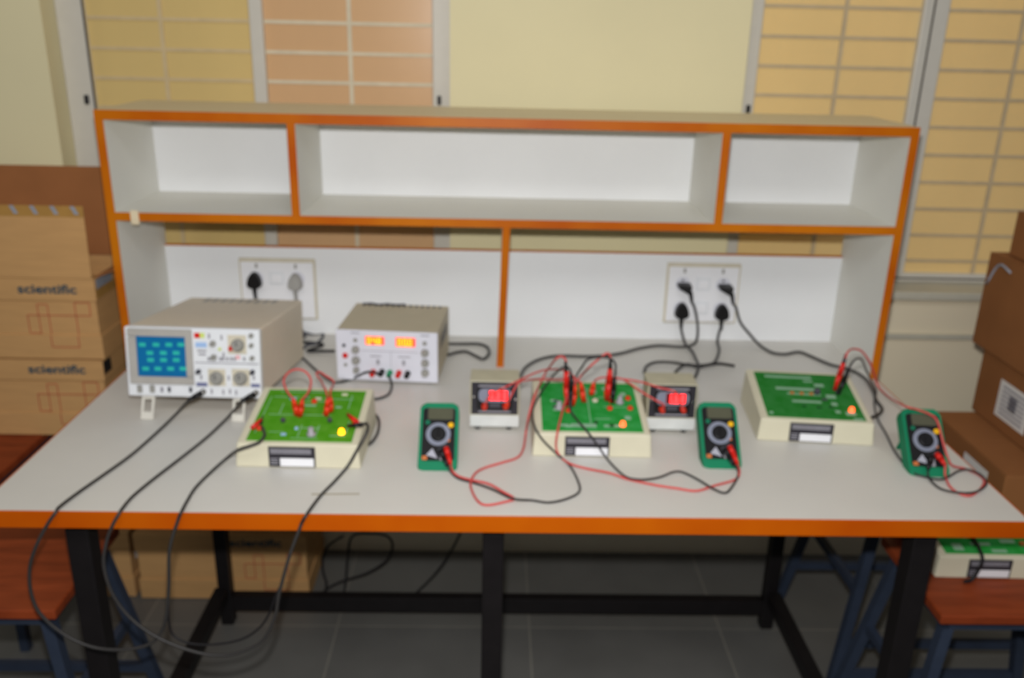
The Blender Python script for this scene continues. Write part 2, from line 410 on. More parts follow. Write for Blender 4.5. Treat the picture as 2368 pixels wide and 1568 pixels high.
YP = YB-.026                   # face of the socket covers
def plug_body(w, h, d, m, parent, flat=False):
    """round-topped three-pin plug that widens to the bottom, stands off the socket along -Y"""
    mb = MB(); rings = []
    n = 20; t = bmesh.new()
    for k, (dy, s) in enumerate(((0, .9), (-d*.25, 1), (-d*.7, .96), (-d, .8))):
        ring = []
        for i in range(n):
            a = 2*math.pi*i/n; x, z = math.cos(a), math.sin(a)
            wide = 1-.34*(z+.5) if z > -.5 else 1
            px = abs(x)**.75*(1 if x > 0 else -1)*wide*w/2*s; pz = abs(z)**.8*(1 if z > 0 else -1)*h/2*s
            ring.append(t.verts.new((px, dy, pz)))
        rings.append(ring)
    for a, b in zip(rings, rings[1:]):
        for i in range(n): t.faces.new((a[i], a[(i+1) % n], b[(i+1) % n], b[i])).smooth = True
    t.faces.new(rings[0]); t.faces.new(rings[-1][::-1]); mb._add(t)
    return mb.build('plug', m, parent)
def three_pin(x, z, m, cm, pts, label, group='three-pin mains plugs with cords', r=.0036, w=.043, h=.044):
    o = empty('mains_lead', (x, YP, Z0+z), label, 'mains lead', group)
    plug_body(w, h, .03, m, o)
    MB().tube([(0, -.016, -h*.42), (0, -.016, -h*.75), (.001, -.016, -h*1.1)], .0062, None, 10, 3, .0042).build('strain_relief', m, o)
    P = [Vector((x+.001, YP-.016, Z0+z-h*1.08))]+pts
    wire(o, P, r, cm)
    return o
def two_pin(x, z, pts, label, r=.0036):
    o = empty('mains_lead', (x, YP, Z0+z), label, 'mains lead', 'small two-pin plugs with cords')
    mb = MB(); mb.hexa([(-.017, -.03, .002), (.012, -.042, -.014), (.018, 0, -.008), (-.017, 0, .0), (-.017, -.03, .011), (.016, -.042, .012), (.018, 0, .012), (-.017, 0, .012)], .003)
    mb.build('plug', BLACKP, o)
    MB().tube([(.012, -.036, -.004), (.0155, -.038, -.02), (.018, -.037, -.032)], .006, None, 10, 3, .004).build('strain_relief', BLACKP, o)
    P = [Vector((x+.0175, YP-.037, Z0+z-.03))]+pts
    wire(o, P, r, CORD)
    return o
# left plate: plugs of the oscilloscope and of the supply (their cords drop behind the oscilloscope)
three_pin(.248, .152, BLACKP, BLACKR, path((.251, .89, .05), (.258, .86, .006), (.34, .85, .004), (.43, .83, .004), (711, 811, 'z', .006), (745, 812, 'z', .006), (774, 812, 'z', .008)), 'black three-pin plug on the left socket plate, cord running to the grey power supply')
three_pin(.353, .150, GREYPL, DKGREY, path((.356, .89, .05), (.375, .875, .008), (690, 766, 'y', .912), (706, 770, 'y', .912), (730, 776, 'y', .912), (748, 774, 'y', .912), (735, 792, 'z', .004), (712, 798, 'z', .004), (700, 806, 'z', .004)), 'grey three-pin plug beside the black one on the left socket plate')
# right plate
three_pin(1.366, .089, BLACKP, CORD, path((1577, 770, 'y', .895), (1585, 795, 'z', .006), (1600, 812, 'z', .010), (1609, 830, 'z', .012), (1615, 845, 'z', .014), (1612, 862, 'z', .012), (1603, 878, 'z', .008)), 'black three-pin plug in the lower left corner of the right socket plate')
three_pin(1.473, .087, BLACKP, CORD, path((1664, 765, 'y', .89), (1659, 790, 'z', .005), (1663, 810, 'z', .004), (1655, 834, 'z', .004), (1640, 843, 'z', .006), (1600, 845, 'z', .009), (1555, 838, 'z', .008), (1515, 838, 'z', .006), (1494, 848, 'z', .006), (1490, 862, 'z', .010)), 'black three-pin plug in the lower right corner of the right socket plate')
two_pin(1.366, .152, path((1607, 715, 'y', .885), (1613, 750, 'y', .885), (1612, 782, 'y', .875), (1602, 797, 'z', .010), (1575, 802, 'z', .005), (1525, 799, 'z', .004), (1480, 805, 'z', .004), (1430, 818, 'z', .004), (1370, 824, 'z', .004), (1290, 823, 'z', .004), (1245, 832, 'z', .004), (1215, 850, 'z', .006), (1203, 872, 'z', .012), (1202, 884, 'z', .016)), 'small black two-pin plug in the upper left corner of the right socket plate')
two_pin(1.474, .150, path((1702, 712, 'y', .885), (1712, 745, 'y', .885), (1733, 772, 'y', .88), (1757, 798, 'z', .006), (1785, 815, 'z', .004), (1815, 819, 'z', .004), (1848, 814, 'z', .004), (1880, 826, 'z', .004), (1920, 843, 'z', .005), (1965, 855, 'z', .008), (2000, 875, 'z', .008), (2020, 905, 'z', .006), (2026, 925, 'z', .005), (2040, 945, 'z', .005), (2032, 958, 'z', .012), (2017, 965, 'z', .018)), 'small black two-pin plug in the upper right corner of the right socket plate')
# two loose cord ends bundled behind the small meter
o = empty('cable_tail', Pt((1650, 843, 'z', .012)), 'dark cord tail lying on the bench behind the right small meter', 'cord')
wire(o, path((1612, 850, 'z', .012), (1640, 843, 'z', .015), (1665, 841, 'z', .012), (1698, 846, 'z', .005)), .0036, BLACKR)
o = empty('cable_loop', Pt((1575, 848, 'z', .004)), 'short bent cord lying behind the right small meter', 'cord')
wire(o, path((1612, 849, 'z', .006), (1590, 842, 'z', .005), (1573, 850, 'z', .004), (1562, 861, 'z', .004)), .0036, CORD)
o = empty('mains_lead', Pt((1090, 800, 'z', .005)), 'dark grey power cord folded in a flat loop beside the power supply', 'mains lead')
wire(o, path((1015, 793, 'z', .016), (1037, 795, 'z', .010), (1070, 795, 'z', .005), (1105, 795, 'z', .004), (1126, 802, 'z', .004), (1131, 817, 'z', .004), (1118, 830, 'z', .004), (1100, 823, 'z', .004), (1078, 813, 'z', .004), (1055, 815, 'z', .004), (1037, 820, 'z', .008), (1020, 822, 'z', .010)), .0037, CORD)

# ------------------------------------------------------------------ oscilloscope
sc = empty('oscilloscope', (.117, .3815, Z0+.05), 'beige analogue oscilloscope with a lit blue screen, propped up on its front feet', 'oscilloscope', rot=(rad(-7.2), 0, rad(-1.8)))
sw, sd, sh = .276, .36, .1445
MB().box(.002, sw-.002, .012, sd, 0, sh-.001, .004).build('case', GREYP, sc)
MB().box(0, sw, -.004, .014, -.002, sh, .004).build('front_panel', PANELW, sc)
def SX(X): return (X-88)/1975*sw
def SZ(X, Y):
    top = 165+(X-88)/1975*50; bot = 1130+(X-88)/1975*38
    return (bot-Y)/(bot-top)*sh
def sbox(mb, X0, X1, Y0, Y1, d0, d1, m=None, bev=0):
    xm = (X0+X1)/2; mb.box(SX(X0), SX(X1), -.004-d1, -.004-d0, SZ(xm, Y1), SZ(xm, Y0), bev, m)
def sknob(X, Y, rpx, h, m, name='knob', label=None):
    r = rpx/1975*sw
    k = MB(); k.lathe([(r, 0), (r, h*.4), (r*.8, h*.5), (r*.72, h)], T((SX(X), -.004, SZ(X, Y))) @ FRONT, m); k.box(SX(X)-r*.08, SX(X)+r*.08, -.0045-h, -.004-h*.6, SZ(X, Y), SZ(X, Y)+r*.68, m=DKGREY)
    return k.build(name, m, sc, label=label)
bz = MB(); xa, xb, za, zb = 150, 1085, 195, 965
for q in ((xa, xb, za, 300), (xa, xb, 860, zb), (xa, 270, 300, 860), (985, xb, 300, 860)): sbox(bz, *q, 0, .006, bev=.0015)
bz.build('screen_bezel', BEZEL, sc)
s_ = MB(); sbox(s_, 268, 988, 300, 862, 0, .002); so = s_.build('screen', SCR, sc)
tr = MB()
for row, xs in ((415, (355, 555, 742, 918)), (530, (458, 655, 843)), (628, (462, 652, 838)), (750, (382, 562, 748, 930))):
    for X in xs: sbox(tr, X-48, min(X+48, 980), row-26, row+26, .002, .0026, bev=0)
tr.build('trace', TRACE, so)
a = MB(); sbox(a, 1115, 1195, 255, 325, 0, .0008, m=REDPL); sbox(a, 1198, 1265, 255, 325, 0, .0008, m=YGREEN); sbox(a, 1125, 1290, 385, 455, 0, .0006, m=BLUEP)
sbox(a, 1150, 1280, 490, 515, 0, .0006, m=LABG); sbox(a, 1165, 1270, 540, 565, 0, .0006, m=LABG); sbox(a, 1110, 1270, 945, 1000, 0, .0006, m=mat('slate_print', (112, 116, 150), .5)); sbox(a, 1915, 2045, 960, 1010, 0, .0006, m=MATS['slate_print'])
sbox(a, 1705, 1770, 565, 620, 0, .0006, m=PINKP)
for X in (1310, 1480, 1520, 1580, 1640, 1690, 1830): sbox(a, X-18, X+18, 590, 640, 0, .0006, m=LABG)
for X, Y in ((1330, 300), (1510, 320), (1530, 560), (1590, 880), (1185, 870), (1960, 870), (1330, 1070), (1500, 1080), (1600, 1070), (1690, 1085)): sbox(a, X-14, X+14, Y-34, Y+34, 0, .0006, m=LABG)
sbox(a, 1105, 2040, 668, 682, 0, .0006, m=LABG)
a.build('panel_print', LABG, sc)
for X0, X1, Y0, Y1 in ((1600, 1870, 285, 545), (1290, 1545, 755, 990), (1640, 1900, 755, 995)):
    p = MB(); sbox(p, X0, X1, Y0, Y1, 0, .0012, bev=.0004); p.build('knob_plate', BEIGE, sc)
sknob(1750, 420, 95, .014, KNOBG); sknob(1418, 880, 100, .014, KNOBG); sknob(1770, 880, 100, .014, KNOBG)
sknob(1655, 460, 38, .012, REDPL, label='red knob')
for X, Y in ((1385, 400), (1388, 590)): sknob(X, Y, 44, .011, KNOBG)
for X, Y in ((1948, 290), (1945, 425), (1950, 600)): sknob(X, Y, 34, .010, KNOBG)
for X, Y in ((1155, 790), (1945, 795)): sknob(X, Y, 36, .011, DKGREY, label='dark small knob')
MB().lathe([(.0035, 0), (.003, .002), (.001, .003)], T((SX(1478), -.004, SZ(1478, 480))) @ FRONT).build('indicator_lamp', YGREEN, sc)
for X in (275, 460): k = MB(); sbox(k, X-35, X+35, 985, 1085, 0, .005, bev=.001); k.build('push_button', KNOBG, sc)
for X, m in ((600, LABG), (708, DKGREY), (1025, DKGREY)): k = MB(); sbox(k, X-20, X+20, 1010, 1080, 0, .004, bev=.001); k.build('push_button', m, sc)
BNC = []
for X, Y in ((1205, 1075), (1985, 1085)):
    k = MB(); k.lathe([(.0062, 0), (.0062, .002), (.0047, .002), (.0047, .010), (.0053, .010), (.0053, .013), (.002, .013)], T((SX(X), -.004, SZ(X, Y))) @ FRONT); k.build('input_connector', METAL, sc)
    BNC.append(rootM(sc) @ Vector((SX(X), -.018, SZ(X, Y))))
for fx in (.037, .226):
    f = MB(); Mf = T((fx, .012, 0)) @ RX(rad(-18))
    for q in ((-.013, -.008, -.054, 0), (.008, .013, -.054, 0), (-.008, .008, -.054, -.038), (-.008, .008, -.012, 0)): f.box(q[0], q[1], -.004, .004, q[2], q[3], .001, M=Mf)
    f.build('folding_foot', mat('pale_grey_plastic', (214, 210, 200), .5), sc)
v = MB()
for i in range(9): v.box(.05+.02*i, .062+.02*i, .30, .345, sh-.0012, sh-.0004)
v.build('top_vent', BEZEL, sc)

# ------------------------------------------------------------------ power supply
ps = empty('power_supply', (.5097, .5902, Z0), 'grey twin bench power supply with two glowing orange digit displays', 'power supply', rot=(0, 0, rad(-4.2)))
pw, pd, ph = .2318, .2118, .1275
MB().box(0, pw, .005, pd, .007, ph-.001, .0025).build('case', GREYD, ps)
MB().box(-.001, pw+.001, 0, .006, .006, ph, .0015).build('front_panel', PANELB, ps)
def PX(X): return (X-385)/915*pw
def PZ(X, Y):
    top = 800+(X-385)/915*28; bot = 1268+(X-385)/915*35
    return .007+(bot-Y)/(bot-top)*(ph-.007)
for X0, X1, Y0, Y1, s in ((650, 822, 862, 940, '04.8'), (926, 1104, 872, 956, '00.0')):
    zm = (X0+X1)/2
    dsp = MB().box(PX(X0), PX(X1), -.0012, 0, PZ(zm, Y1), PZ(zm, Y0), .0004).build('display', LEDW, ps)
    dg = MB(); h_ = PZ(zm, Y0)-PZ(zm, Y1); w_ = PX(X1)-PX(X0)
    digits(s, PX(X0)+.004, PZ(zm, Y1)+h_*.12, w_*.215, h_*.76, w_*.055, dg, -.0012, th=.2)
    dg.build('display_digits', LEDG, dsp)
def pknob(X, Y, rpx, h, m, name='knob', label=None):
    r = rpx/915*pw; return MB().lathe([(r, 0), (r, h*.35), (r*.8, h*.45), (r*.74, h)], T((PX(X), 0, PZ(X, Y))) @ FRONT).build(name, m, ps, label=label)
for X, Y, r in ((560, 985, 36), (560, 1088, 38), (560, 1180, 30), (1190, 1012, 36), (1190, 1110, 36), (1190, 1205, 36)): pknob(X, Y, r, .012, KNOBG)
for X, Y in ((560, 898), (1188, 922)): pknob(X, Y, 20, .004, KNOBG, 'indicator')
pknob(455, 947, 15, .005, BLACKP, 'push_button'); pknob(462, 1043, 25, .006, REDPL, 'power_button', 'red round power button'); pknob(462, 1132, 17, .004, KNOBG, 'push_button')
POST = {}
for X, Y, m, nm in ((715, 1200, REDPL, 'red'), (795, 1196, BLACKP, 'black'), (868, 1205, GREENP, 'green'), (950, 1208, REDPL, 'red2'), (1030, 1212, BLACKP, 'black2')):
    k = MB().lathe([(.007, 0), (.007, .002), (.0052, .003), (.0052, .012), (.006, .013), (.006, .019), (.004, .020)], T((PX(X), 0, PZ(X, Y))) @ FRONT).build('binding_post', m, ps, label=nm.rstrip('2')+' binding post')
    POST[nm] = rootM(ps) @ Vector((PX(X), -.018, PZ(X, Y)))
pr = MB()
pr.box(PX(877), PX(880), -.0006, 0, PZ(880, 1170), PZ(880, 1010), m=LABG); pr.box(PX(610), PX(1130), -.0006, 0, PZ(900, 1006), PZ(900, 1002), m=LABG)
for X, Y in ((760, 1105), (995, 1112)): pr.box(PX(X-14), PX(X+14), -.0006, 0, PZ(X, Y+24), PZ(X, Y-24), m=LABG)
for X, Y, hw in ((740, 1050, 50), (1000, 1055, 55), (560, 830, 40), (1190, 850, 40)): pr.box(PX(X-hw), PX(X+hw), -.0006, 0, PZ(X, Y+5), PZ(X, Y-5), m=LABG)
pr.build('panel_print', LABG, ps)
v = MB()
for i in range(14): v.box(.02+.0145*i, .026+.0145*i, pd-.022, pd-.006, ph-.0012, ph-.0004, m=DKGREY)
for i in range(6): v.box(pw-.0004, pw+.0006, .06+.02*i, .07+.02*i, .07, .1, m=DKGREY)
v.build('vent', DKGREY, ps)
for x, y in ((.02, .02), (pw-.02, .02), (.02, pd-.02), (pw-.02, pd-.02)): MB().lathe([(.007, 0), (.008, .008)], T((x, y, 0))).build('rubber_foot', BLACKR, ps)
# a dark cord lying on top of the supply
o = empty('cable_scrap', at(860, 703, z=.131), 'thin dark cord lying along the top rear edge of the power supply', 'cord')
tp = [rootM(ps) @ Vector((x, y, ph+.0025)) for x, y in ((.02, pd-.018), (.04, pd-.013), (.06, pd-.02), (.08, pd-.012), (.1, pd-.016), (.125, pd-.011))]
wire(o, tp, .0025, DKGREY)

# ------------------------------------------------------------------ trainer kits
KW, KD, KF, KB_ = .2325, .205, .048, .078
KA = math.atan2(KB_-KF, KD)
TOPM = T((0, 0, KF)) @ RX(KA)
KL = math.hypot(KD, KB_-KF)
class Kit: pass
def kit(x, y, rot, board, label, z=Z0):
    k = Kit(); r = empty('trainer_kit', (x, y, z), label, 'trainer kit', 'electronics trainer kits', rot=(0, 0, rot)); k.root = r
    cs = MB(); i = .004
    cs.hexa([(0, 0, 0), (KW, 0, 0), (KW, KD, 0), (0, KD, 0), (i, i*.6, KF), (KW-i, i*.6, KF), (KW-i, KD-i*.6, KB_), (i, KD-i*.6, KB_)], .003)
    cs.build('case', CREAM, r)
    k.board = MB().box(.019, KW-.017, .012, KL-.014, -.003, .0012, .0008).build('circuit_board', board, r, TOPM)
    k.M = rootM(r) @ TOPM; k.Mi = k.M.inverted()
    k.n = (k.M.to_3x3() @ Vector((0, 0, 1))).normalized(); k.p = k.M @ Vector((0, 0, .0012))
    # label plate
    lp = MB().box(.063, .149, -.0012, .002, .003, .043).build('label_plate', LABK, r)
    q = MB()
    for zz in (.0385, .035, .0315): q.box(.067 if zz < .038 else .066, .142, -.0016, -.0012, zz-.0011, zz+.0011, m=LABG)
    q.box(.084, .146, -.0016, -.0012, .0045, .021, m=WHITEP)
    for zz in (.019, .014, .009): q.box(.066, .080, -.0016, -.0012, zz-.001, zz+.001, m=LABG)
    q.build('label_print', LABG, lp)
    return k
def kp(k, u, v, h=0):
    """photo pixel -> (s, t) on the sloping board"""
    q = k.Mi @ hit(u, v, k.p+k.n*h, k.n); return q.x, q.y
def kround(k, u, v, prof, m, name, parent=None, label=None):
    s, t = kp(k, u, v); return MB().lathe(prof, T((s, t, .0012))).build(name, m, k.root, TOPM, label=label)
SOCK = [(.0058, 0), (.0058, .003), (.0042, .003), (.0042, .006), (.0022, .006)]
POT = [(.0085, 0), (.0085, .004), (.0055, .005), (.005, .016), (.0035, .017)]
LEDP = [(.0060, 0), (.0060, .002), (.0052, .002), (.0052, .006), (.0042, .0085), (.0016, .0098)]
def silk(k, items):
    g = MB()
    for s, t, ws, wt in items: g.box(s-ws/2, s+ws/2, t-wt/2, t+wt/2, .0012, .0016)
    g.build('silkscreen_print', SILK, k.board)
def parts(k, lst):
    for s, t, ws, wt, h, m, nm in lst: MB().box(s-ws/2, s+ws/2, t-wt/2, t+wt/2, .0012, .0012+h, .0006).build(nm, m, k.board)
# --- kit with the yellow-green board (left)
kA = kit(.3921, .1656, rad(-1.0), BOARDA, 'trainer kit with yellow-green board and amber lamp in front of the oscilloscope')
silk(kA, [(.06, .165, .05, .0016), (.06, .12, .0016, .04), (.09, .185, .09, .0014), (.12, .15, .04, .0016), (.165, .16, .06, .0016), (.15, .12, .0016, .05), (.19, .15, .0016, .05), (.1, .1, .12, .0012), (.13, .055, .035, .0014), (.112, .045, .0014, .04), (.145, .045, .0014, .04), (.185, .03, .03, .0014), (.07, .04, .03, .0012), (.2, .06, .0014, .04), (.11, .135, .03, .006), (.1, .165, .01, .006), (.17, .13, .012, .006), (.03, .1, .0012, .13), (.125, .02, .05, .0012)])
parts(kA, [(.075, .155, .012, .005, .004, BLUEP, 'resistor'), (.125, .158, .012, .004, .004, BEIGE, 'resistor'), (.175, .175, .012, .004, .004, BEIGE, 'resistor'), (.085, .03, .01, .005, .003, BLUEP, 'resistor'), (.105, .05, .006, .006, .004, BLUEP, 'capacitor')])
kround(kA, 790, 1002, LEDP, LEDY, 'indicator_lamp', label='glowing amber lamp')
kround(kA, 720, 1006, POT, SILV, 'potentiometer')
for u, v in ((655, 975), (763, 975)): kround(kA, u, v, [(.0045, 0), (.0045, .006), (.003, .008)], DKGREY, 'transistor')
for u, v in ((686, 958), (693, 962), (754, 958), (765, 950), (727, 930), (600, 992), (822, 978)): kround(kA, u, v, SOCK, ORREDPL, 'socket')
# --- kit with red sockets (middle)
kB = kit(.946, .2246, rad(-.7), BOARDB, 'cream trainer kit with green board under a tangle of red and black leads')
silk(kB, [(.115, .1, .0018, .15), (.1, .165, .05, .0016), (.06, .1, .03, .0014), (.045, .12, .012, .008), (.05, .085, .014, .006), (.17, .1, .05, .0014), (.15, .135, .03, .0016), (.1, .03, .05, .012), (.06, .03, .02, .008), (.16, .03, .04, .008), (.19, .15, .012, .012), (.13, .16, .012, .02), (.155, .17, .012, .014), (.19, .06, .012, .012), (.14, .055, .03, .0014)])
parts(kB, [(.05, .115, .011, .004, .004, DKGREY, 'resistor'), (.048, .095, .011, .004, .004, DKGREY, 'resistor'), (.125, .04, .008, .008, .003, mat('dark_green_part', (24, 80, 34), .5), 'capacitor'), (.155, .03, .009, .007, .003, MATS['dark_green_part'], 'capacitor'), (.07, .025, .014, .005, .003, SILK, 'resistor')])
kround(kB, 1440, 984, LEDP, LEDO, 'indicator_lamp', label='glowing orange red lamp')
for u, v in ((1293, 945), (1433, 932)): kround(kB, u, v, POT, SILV, 'potentiometer')
kround(kB, 1376, 928, [(.006, 0), (.006, .004), (.003, .005)], BEIGE, 'trimmer')
for u, v in ((1452, 923), (1410, 946), (1457, 946), (1314, 951), (1324, 936), (1350, 928), (1368, 912), (1405, 924), (1415, 930)): kround(kB, u, v, SOCK, ORREDPL, 'socket')
# --- kit at the right
kC = kit(1.4085, .3080, rad(-5.4), BOARDC, 'trainer kit with dark green board and only two probes, near the right shelf panel')
silk(kC, [(.1, .125, .09, .010), (.11, .105, .07, .006), (.11, .075, .06, .008), (.09, .175, .1, .008), (.15, .145, .02, .012), (.165, .1, .02, .014), (.13, .16, .02, .006), (.19, .035, .02, .012), (.165, .04, .01, .01), (.165, .07, .012, .012), (.2, .015, .02, .006), (.028, .025, .008, .008)])
parts(kC, [(.085, .105, .008, .005, .004, ORPR, 'resistor'), (.105, .105, .008, .005, .004, ORPR, 'resistor'), (.125, .105, .008, .005, .004, ORPR, 'resistor'), (.1, .055, .01, .004, .003, MATS['dark_green_part'], 'resistor'), (.13, .052, .01, .004, .003, MATS['dark_green_part'], 'resistor'), (.155, .055, .01, .004, .003, MATS['dark_green_part'], 'resistor'), (.148, .085, .012, .006, .003, DKGREY, 'chip')])
kround(kC, 1969, 951, LEDP, LEDO, 'indicator_lamp', label='glowing orange red lamp')
kround(kC, 1889, 910, [(.0065, 0), (.0065, .009), (.004, .012)], DKGREY, 'transistor')
for u, v in ((1931, 900), (1938, 910)): kround(kC, u, v, SOCK, DKGREY, 'socket')

# ------------------------------------------------------------------ small digital meters
def panel_meter(x, y, rot, s, label):
    r = empty('panel_meter', (x, y, Z0), label, 'panel meter', 'small boxed digital meters', rot=(0, 0, rot))
    w, d, h = .101, .07, .108
    MB().hexa([(0, 0, .008), (w, 0, .008), (w, d, .008), (0, d, .008), (0, .004, h), (w, .004, h), (w, d, h), (0, d, h)], .002).build('case', mat('olive_grey_enamel', (188, 182, 158), .5), r)
    fm = T((0, .0008, .008)) @ RX(rad(-2.4))
    MB().box(.0005, w-.0005, -.0015, 0, 0.001, .026, .0005).build('lower_front', mat('pale_grey_enamel', (206, 208, 206), .45), r, fm)
    fp = MB().box(.003, w-.003, -.002, 0, .028, .098, .0006).build('front_plate', LABK, r, fm)
    p = MB(); p.box(.018, w-.018, -.0024, -.002, .0885, .0915, m=LABG); p.box(.018, w-.018, -.0024, -.002, .0325, .0355, m=LABG); p.box(.014, w-.014, -.0026, -.002, .0395, .084, m=BLACKP)
    p.box(.040, .062, -.0030, -.0026, .044, .053, m=DKGREY)
    for cx, cz in ((.008, .066), (w-.008, .062)): p.lathe([(.003, 0), (.002, .001)], T((cx, -.002, cz)) @ FRONT, METAL)
    p.build('plate_print', LABG, fp)
    b = MB(); b.prism(rrect(.066, .029, .010, cx=.051, cy=.070), .0026, .0042, FRONT, bev=.0006); b.build('display_bezel', RINGG, r, fm)
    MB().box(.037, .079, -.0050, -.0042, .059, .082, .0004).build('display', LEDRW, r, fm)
    g = MB(); digits(s, .040, .061, .0095, .019, .0035, g, -.0050, th=.24); g.build('display_digits', LEDR, r, fm)
    k = []
    for cx, cz in ((.030, .047), (.073, .048)):
        MB().lathe([(.006, 0), (.006, .003), (.0045, .004), (.0045, .011), (.005, .013), (.003, .014)], T((cx, -.0026, cz)) @ FRONT).build('terminal', ORREDPL, r, fm, label='red terminal')
        k.append(rootM(r) @ fm @ Vector((cx, -.016, cz)))
    for cx in (.016, w-.02):
        for cy in (.012, d-.012): MB().lathe([(.006, 0), (.007, .009)], T((cx, cy, 0))).build('rubber_foot', BLACKR, r)
    return k
TA = panel_meter(.822, .338, rad(-.5), '0.00', 'small boxed digital meter with red digits beside the first handheld meter')
TB = panel_meter(1.184, .335, rad(-1), '1.08', 'small boxed digital meter with red digits between the middle kit and the second handheld meter')

# ------------------------------------------------------------------ handheld multimeters
def multimeter(x, y, tilt, yaw, label):
    r = empty('multimeter', (x, y, Z0), label, 'multimeter', 'green handheld multimeters', rot=(rad(-tilt), 0, rad(yaw)))
    w, h, d = .074, .138, .030
    def FX(X): return (X-390)/700*.073
    def FZ(Y): return (1370-Y)/1230*.137
    hb = MB(); hb.prism(rrect(w, h, .011, cx=0, cy=h/2), -d, -.001, FRONT, bev=.004); hb.build('holster', GREENH, r)
    fb = MB(); fb.prism(rrect(.0625, .106, .006, cx=0, cy=FZ(710)), 0, .0022, T((0, 0, 0)) @ FRONT, bev=.0008, m=BLACKP); fb.build('face', BLACKP, r, T((0, .001, 0)))
    y0 = -.0012
    MB().prism(rrect(.048, .023, .003, cx=FX(415), cy=FZ(345)), 0, .0012, T((0, y0, 0)) @ FRONT).build('display', LCD, r)
    cx, cz = FX(385), FZ(715)
    MB().ring(.0150, .0232, 0, .0006, T((cx, y0, cz)) @ FRONT).build('dial_print', RINGG, r)
    kn = MB(); kn.lathe([(.0145, 0), (.0145, .005), (.0125, .0065)], T((cx, y0, cz)) @ FRONT, BLACKP); kn.box(cx-.002, cx+.002, y0-.0095, y0-.006, cz-.0115, cz+.0115, .001, BLACKP, RY(0)); kn.build('dial', BLACKP, r)
    MB().lathe([(.0056, 0), (.0056, .002), (.0045, .0028)], T((FX(608), y0, FZ(550))) @ FRONT).build('button', YEL, r, label='yellow round button')
    MB().lathe([(.0048, 0), (.0048, .002), (.004, .0026)], T((FX(185), y0, FZ(505))) @ FRONT).build('button', BLUEG, r, label='green round button')
    g = MB(); g.prism([(FX(180), FZ(1090)), (FX(390), FZ(1150)), (FX(290), FZ(970))], 0, .0005, T((0, y0, 0)) @ FRONT, mat('grey_face_print', (168, 168, 180), .5))
    g.box(FX(110), FX(200), y0-.0005, y0, FZ(1175), FZ(1105), m=ORPR); g.box(FX(430), FX(500), y0-.0005, y0, FZ(1180), FZ(1000), m=LABG)
    g.box(FX(500), FX(600), y0-.0005, y0, FZ(850), FZ(800), m=ORPR); g.build('face_print', LABG, r)
    M = rootM(r)
    jacks = {}
    for nm, X, Y in (('red', 535, 960), ('black', 440, 1010)):
        MB().ring(.003, .005, 0, .001, T((FX(X), y0, FZ(Y))) @ FRONT).build('jack', DKGREY, r)
        jacks[nm] = (M @ Vector((FX(X), y0, FZ(Y))), (M.to_3x3() @ Vector((0, -1, 0))))
    # fold-out stand behind: a U-shaped bail that reaches the bench
    a = rad(tilt); hz = .096
    hy, hh = hz*math.sin(a)+d*math.cos(a), hz*math.cos(a)-d*math.sin(a)
    L_ = hh/math.cos(rad(28)) if hh > 0 else .05
    Ms = T((0, d-.002, hz)) @ RX(a+rad(28))
    s = MB()
    for q in ((-.026, -.019, -L_+.002, 0), (.019, .026, -L_+.002, 0), (-.019, .019, -L_+.002, -L_+.012), (-.019, .019, -.008, 0)): s.box(q[0], q[1], -.002, .002, q[2], q[3], .0008, M=Ms)
    s.build('stand', GREENH, r)
    return jacks
J1 = multimeter(.7665, .158, 46, 0, 'green handheld multimeter at the centre of the bench, left of the first small meter')
J2 = multimeter(1.308, .180, 46, -1, 'green handheld multimeter between the second small meter and the right trainer kit')
J3 = multimeter(1.697, .158, 44, -4, 'green handheld multimeter near the right bench edge, red lead lying across its display')

# ------------------------------------------------------------------ test leads and patch cords
def lead(name, cat, label, group, colour, wirepts, r=.0021):
    m, pm = {'red': (LEADR, REDPL), 'black': (LEADB, BLACKP), 'orange': (LEADR, ORREDPL)}[colour]
    o = empty(name, wirepts[len(wirepts)//2], label, cat, group)
    wire(o, wirepts, r, m, 'wire')
    return o, pm, m
def rod(o, a, b, r0, r1, m, name, label=None, mid=None):
    a, b = Vector(a)-o.location, Vector(b)-o.location
    mb = MB()
    if mid is None: mb.tube([a, b], r0, None, 12, 1, r1)
    else:
        c = a.lerp(b, .45); mb.tube([a, c], r0, None, 12, 1, mid); mb.tube([c, b], mid, None, 12, 1, r1)
    return mb.build(name, m, o, label=label)
def on_kit(k, u, v, h=.006): return hit(u, v, k.p+k.n*h, k.n)
def above(p, u, v): return at(u, v, y=p.y)      # same depth as p, seen at (u, v)
def jackplug(o, J, u, v, m, z=None):
    """boot of a lead pushed into a meter jack; (u, v) is where its tail shows"""
    p, d = J; q = p+d*.004; tail = at(u, v, y=p.y-.028)
    rod(o, q, tail, .0052, .0032, m, 'plug', mid=.0058)
    return tail
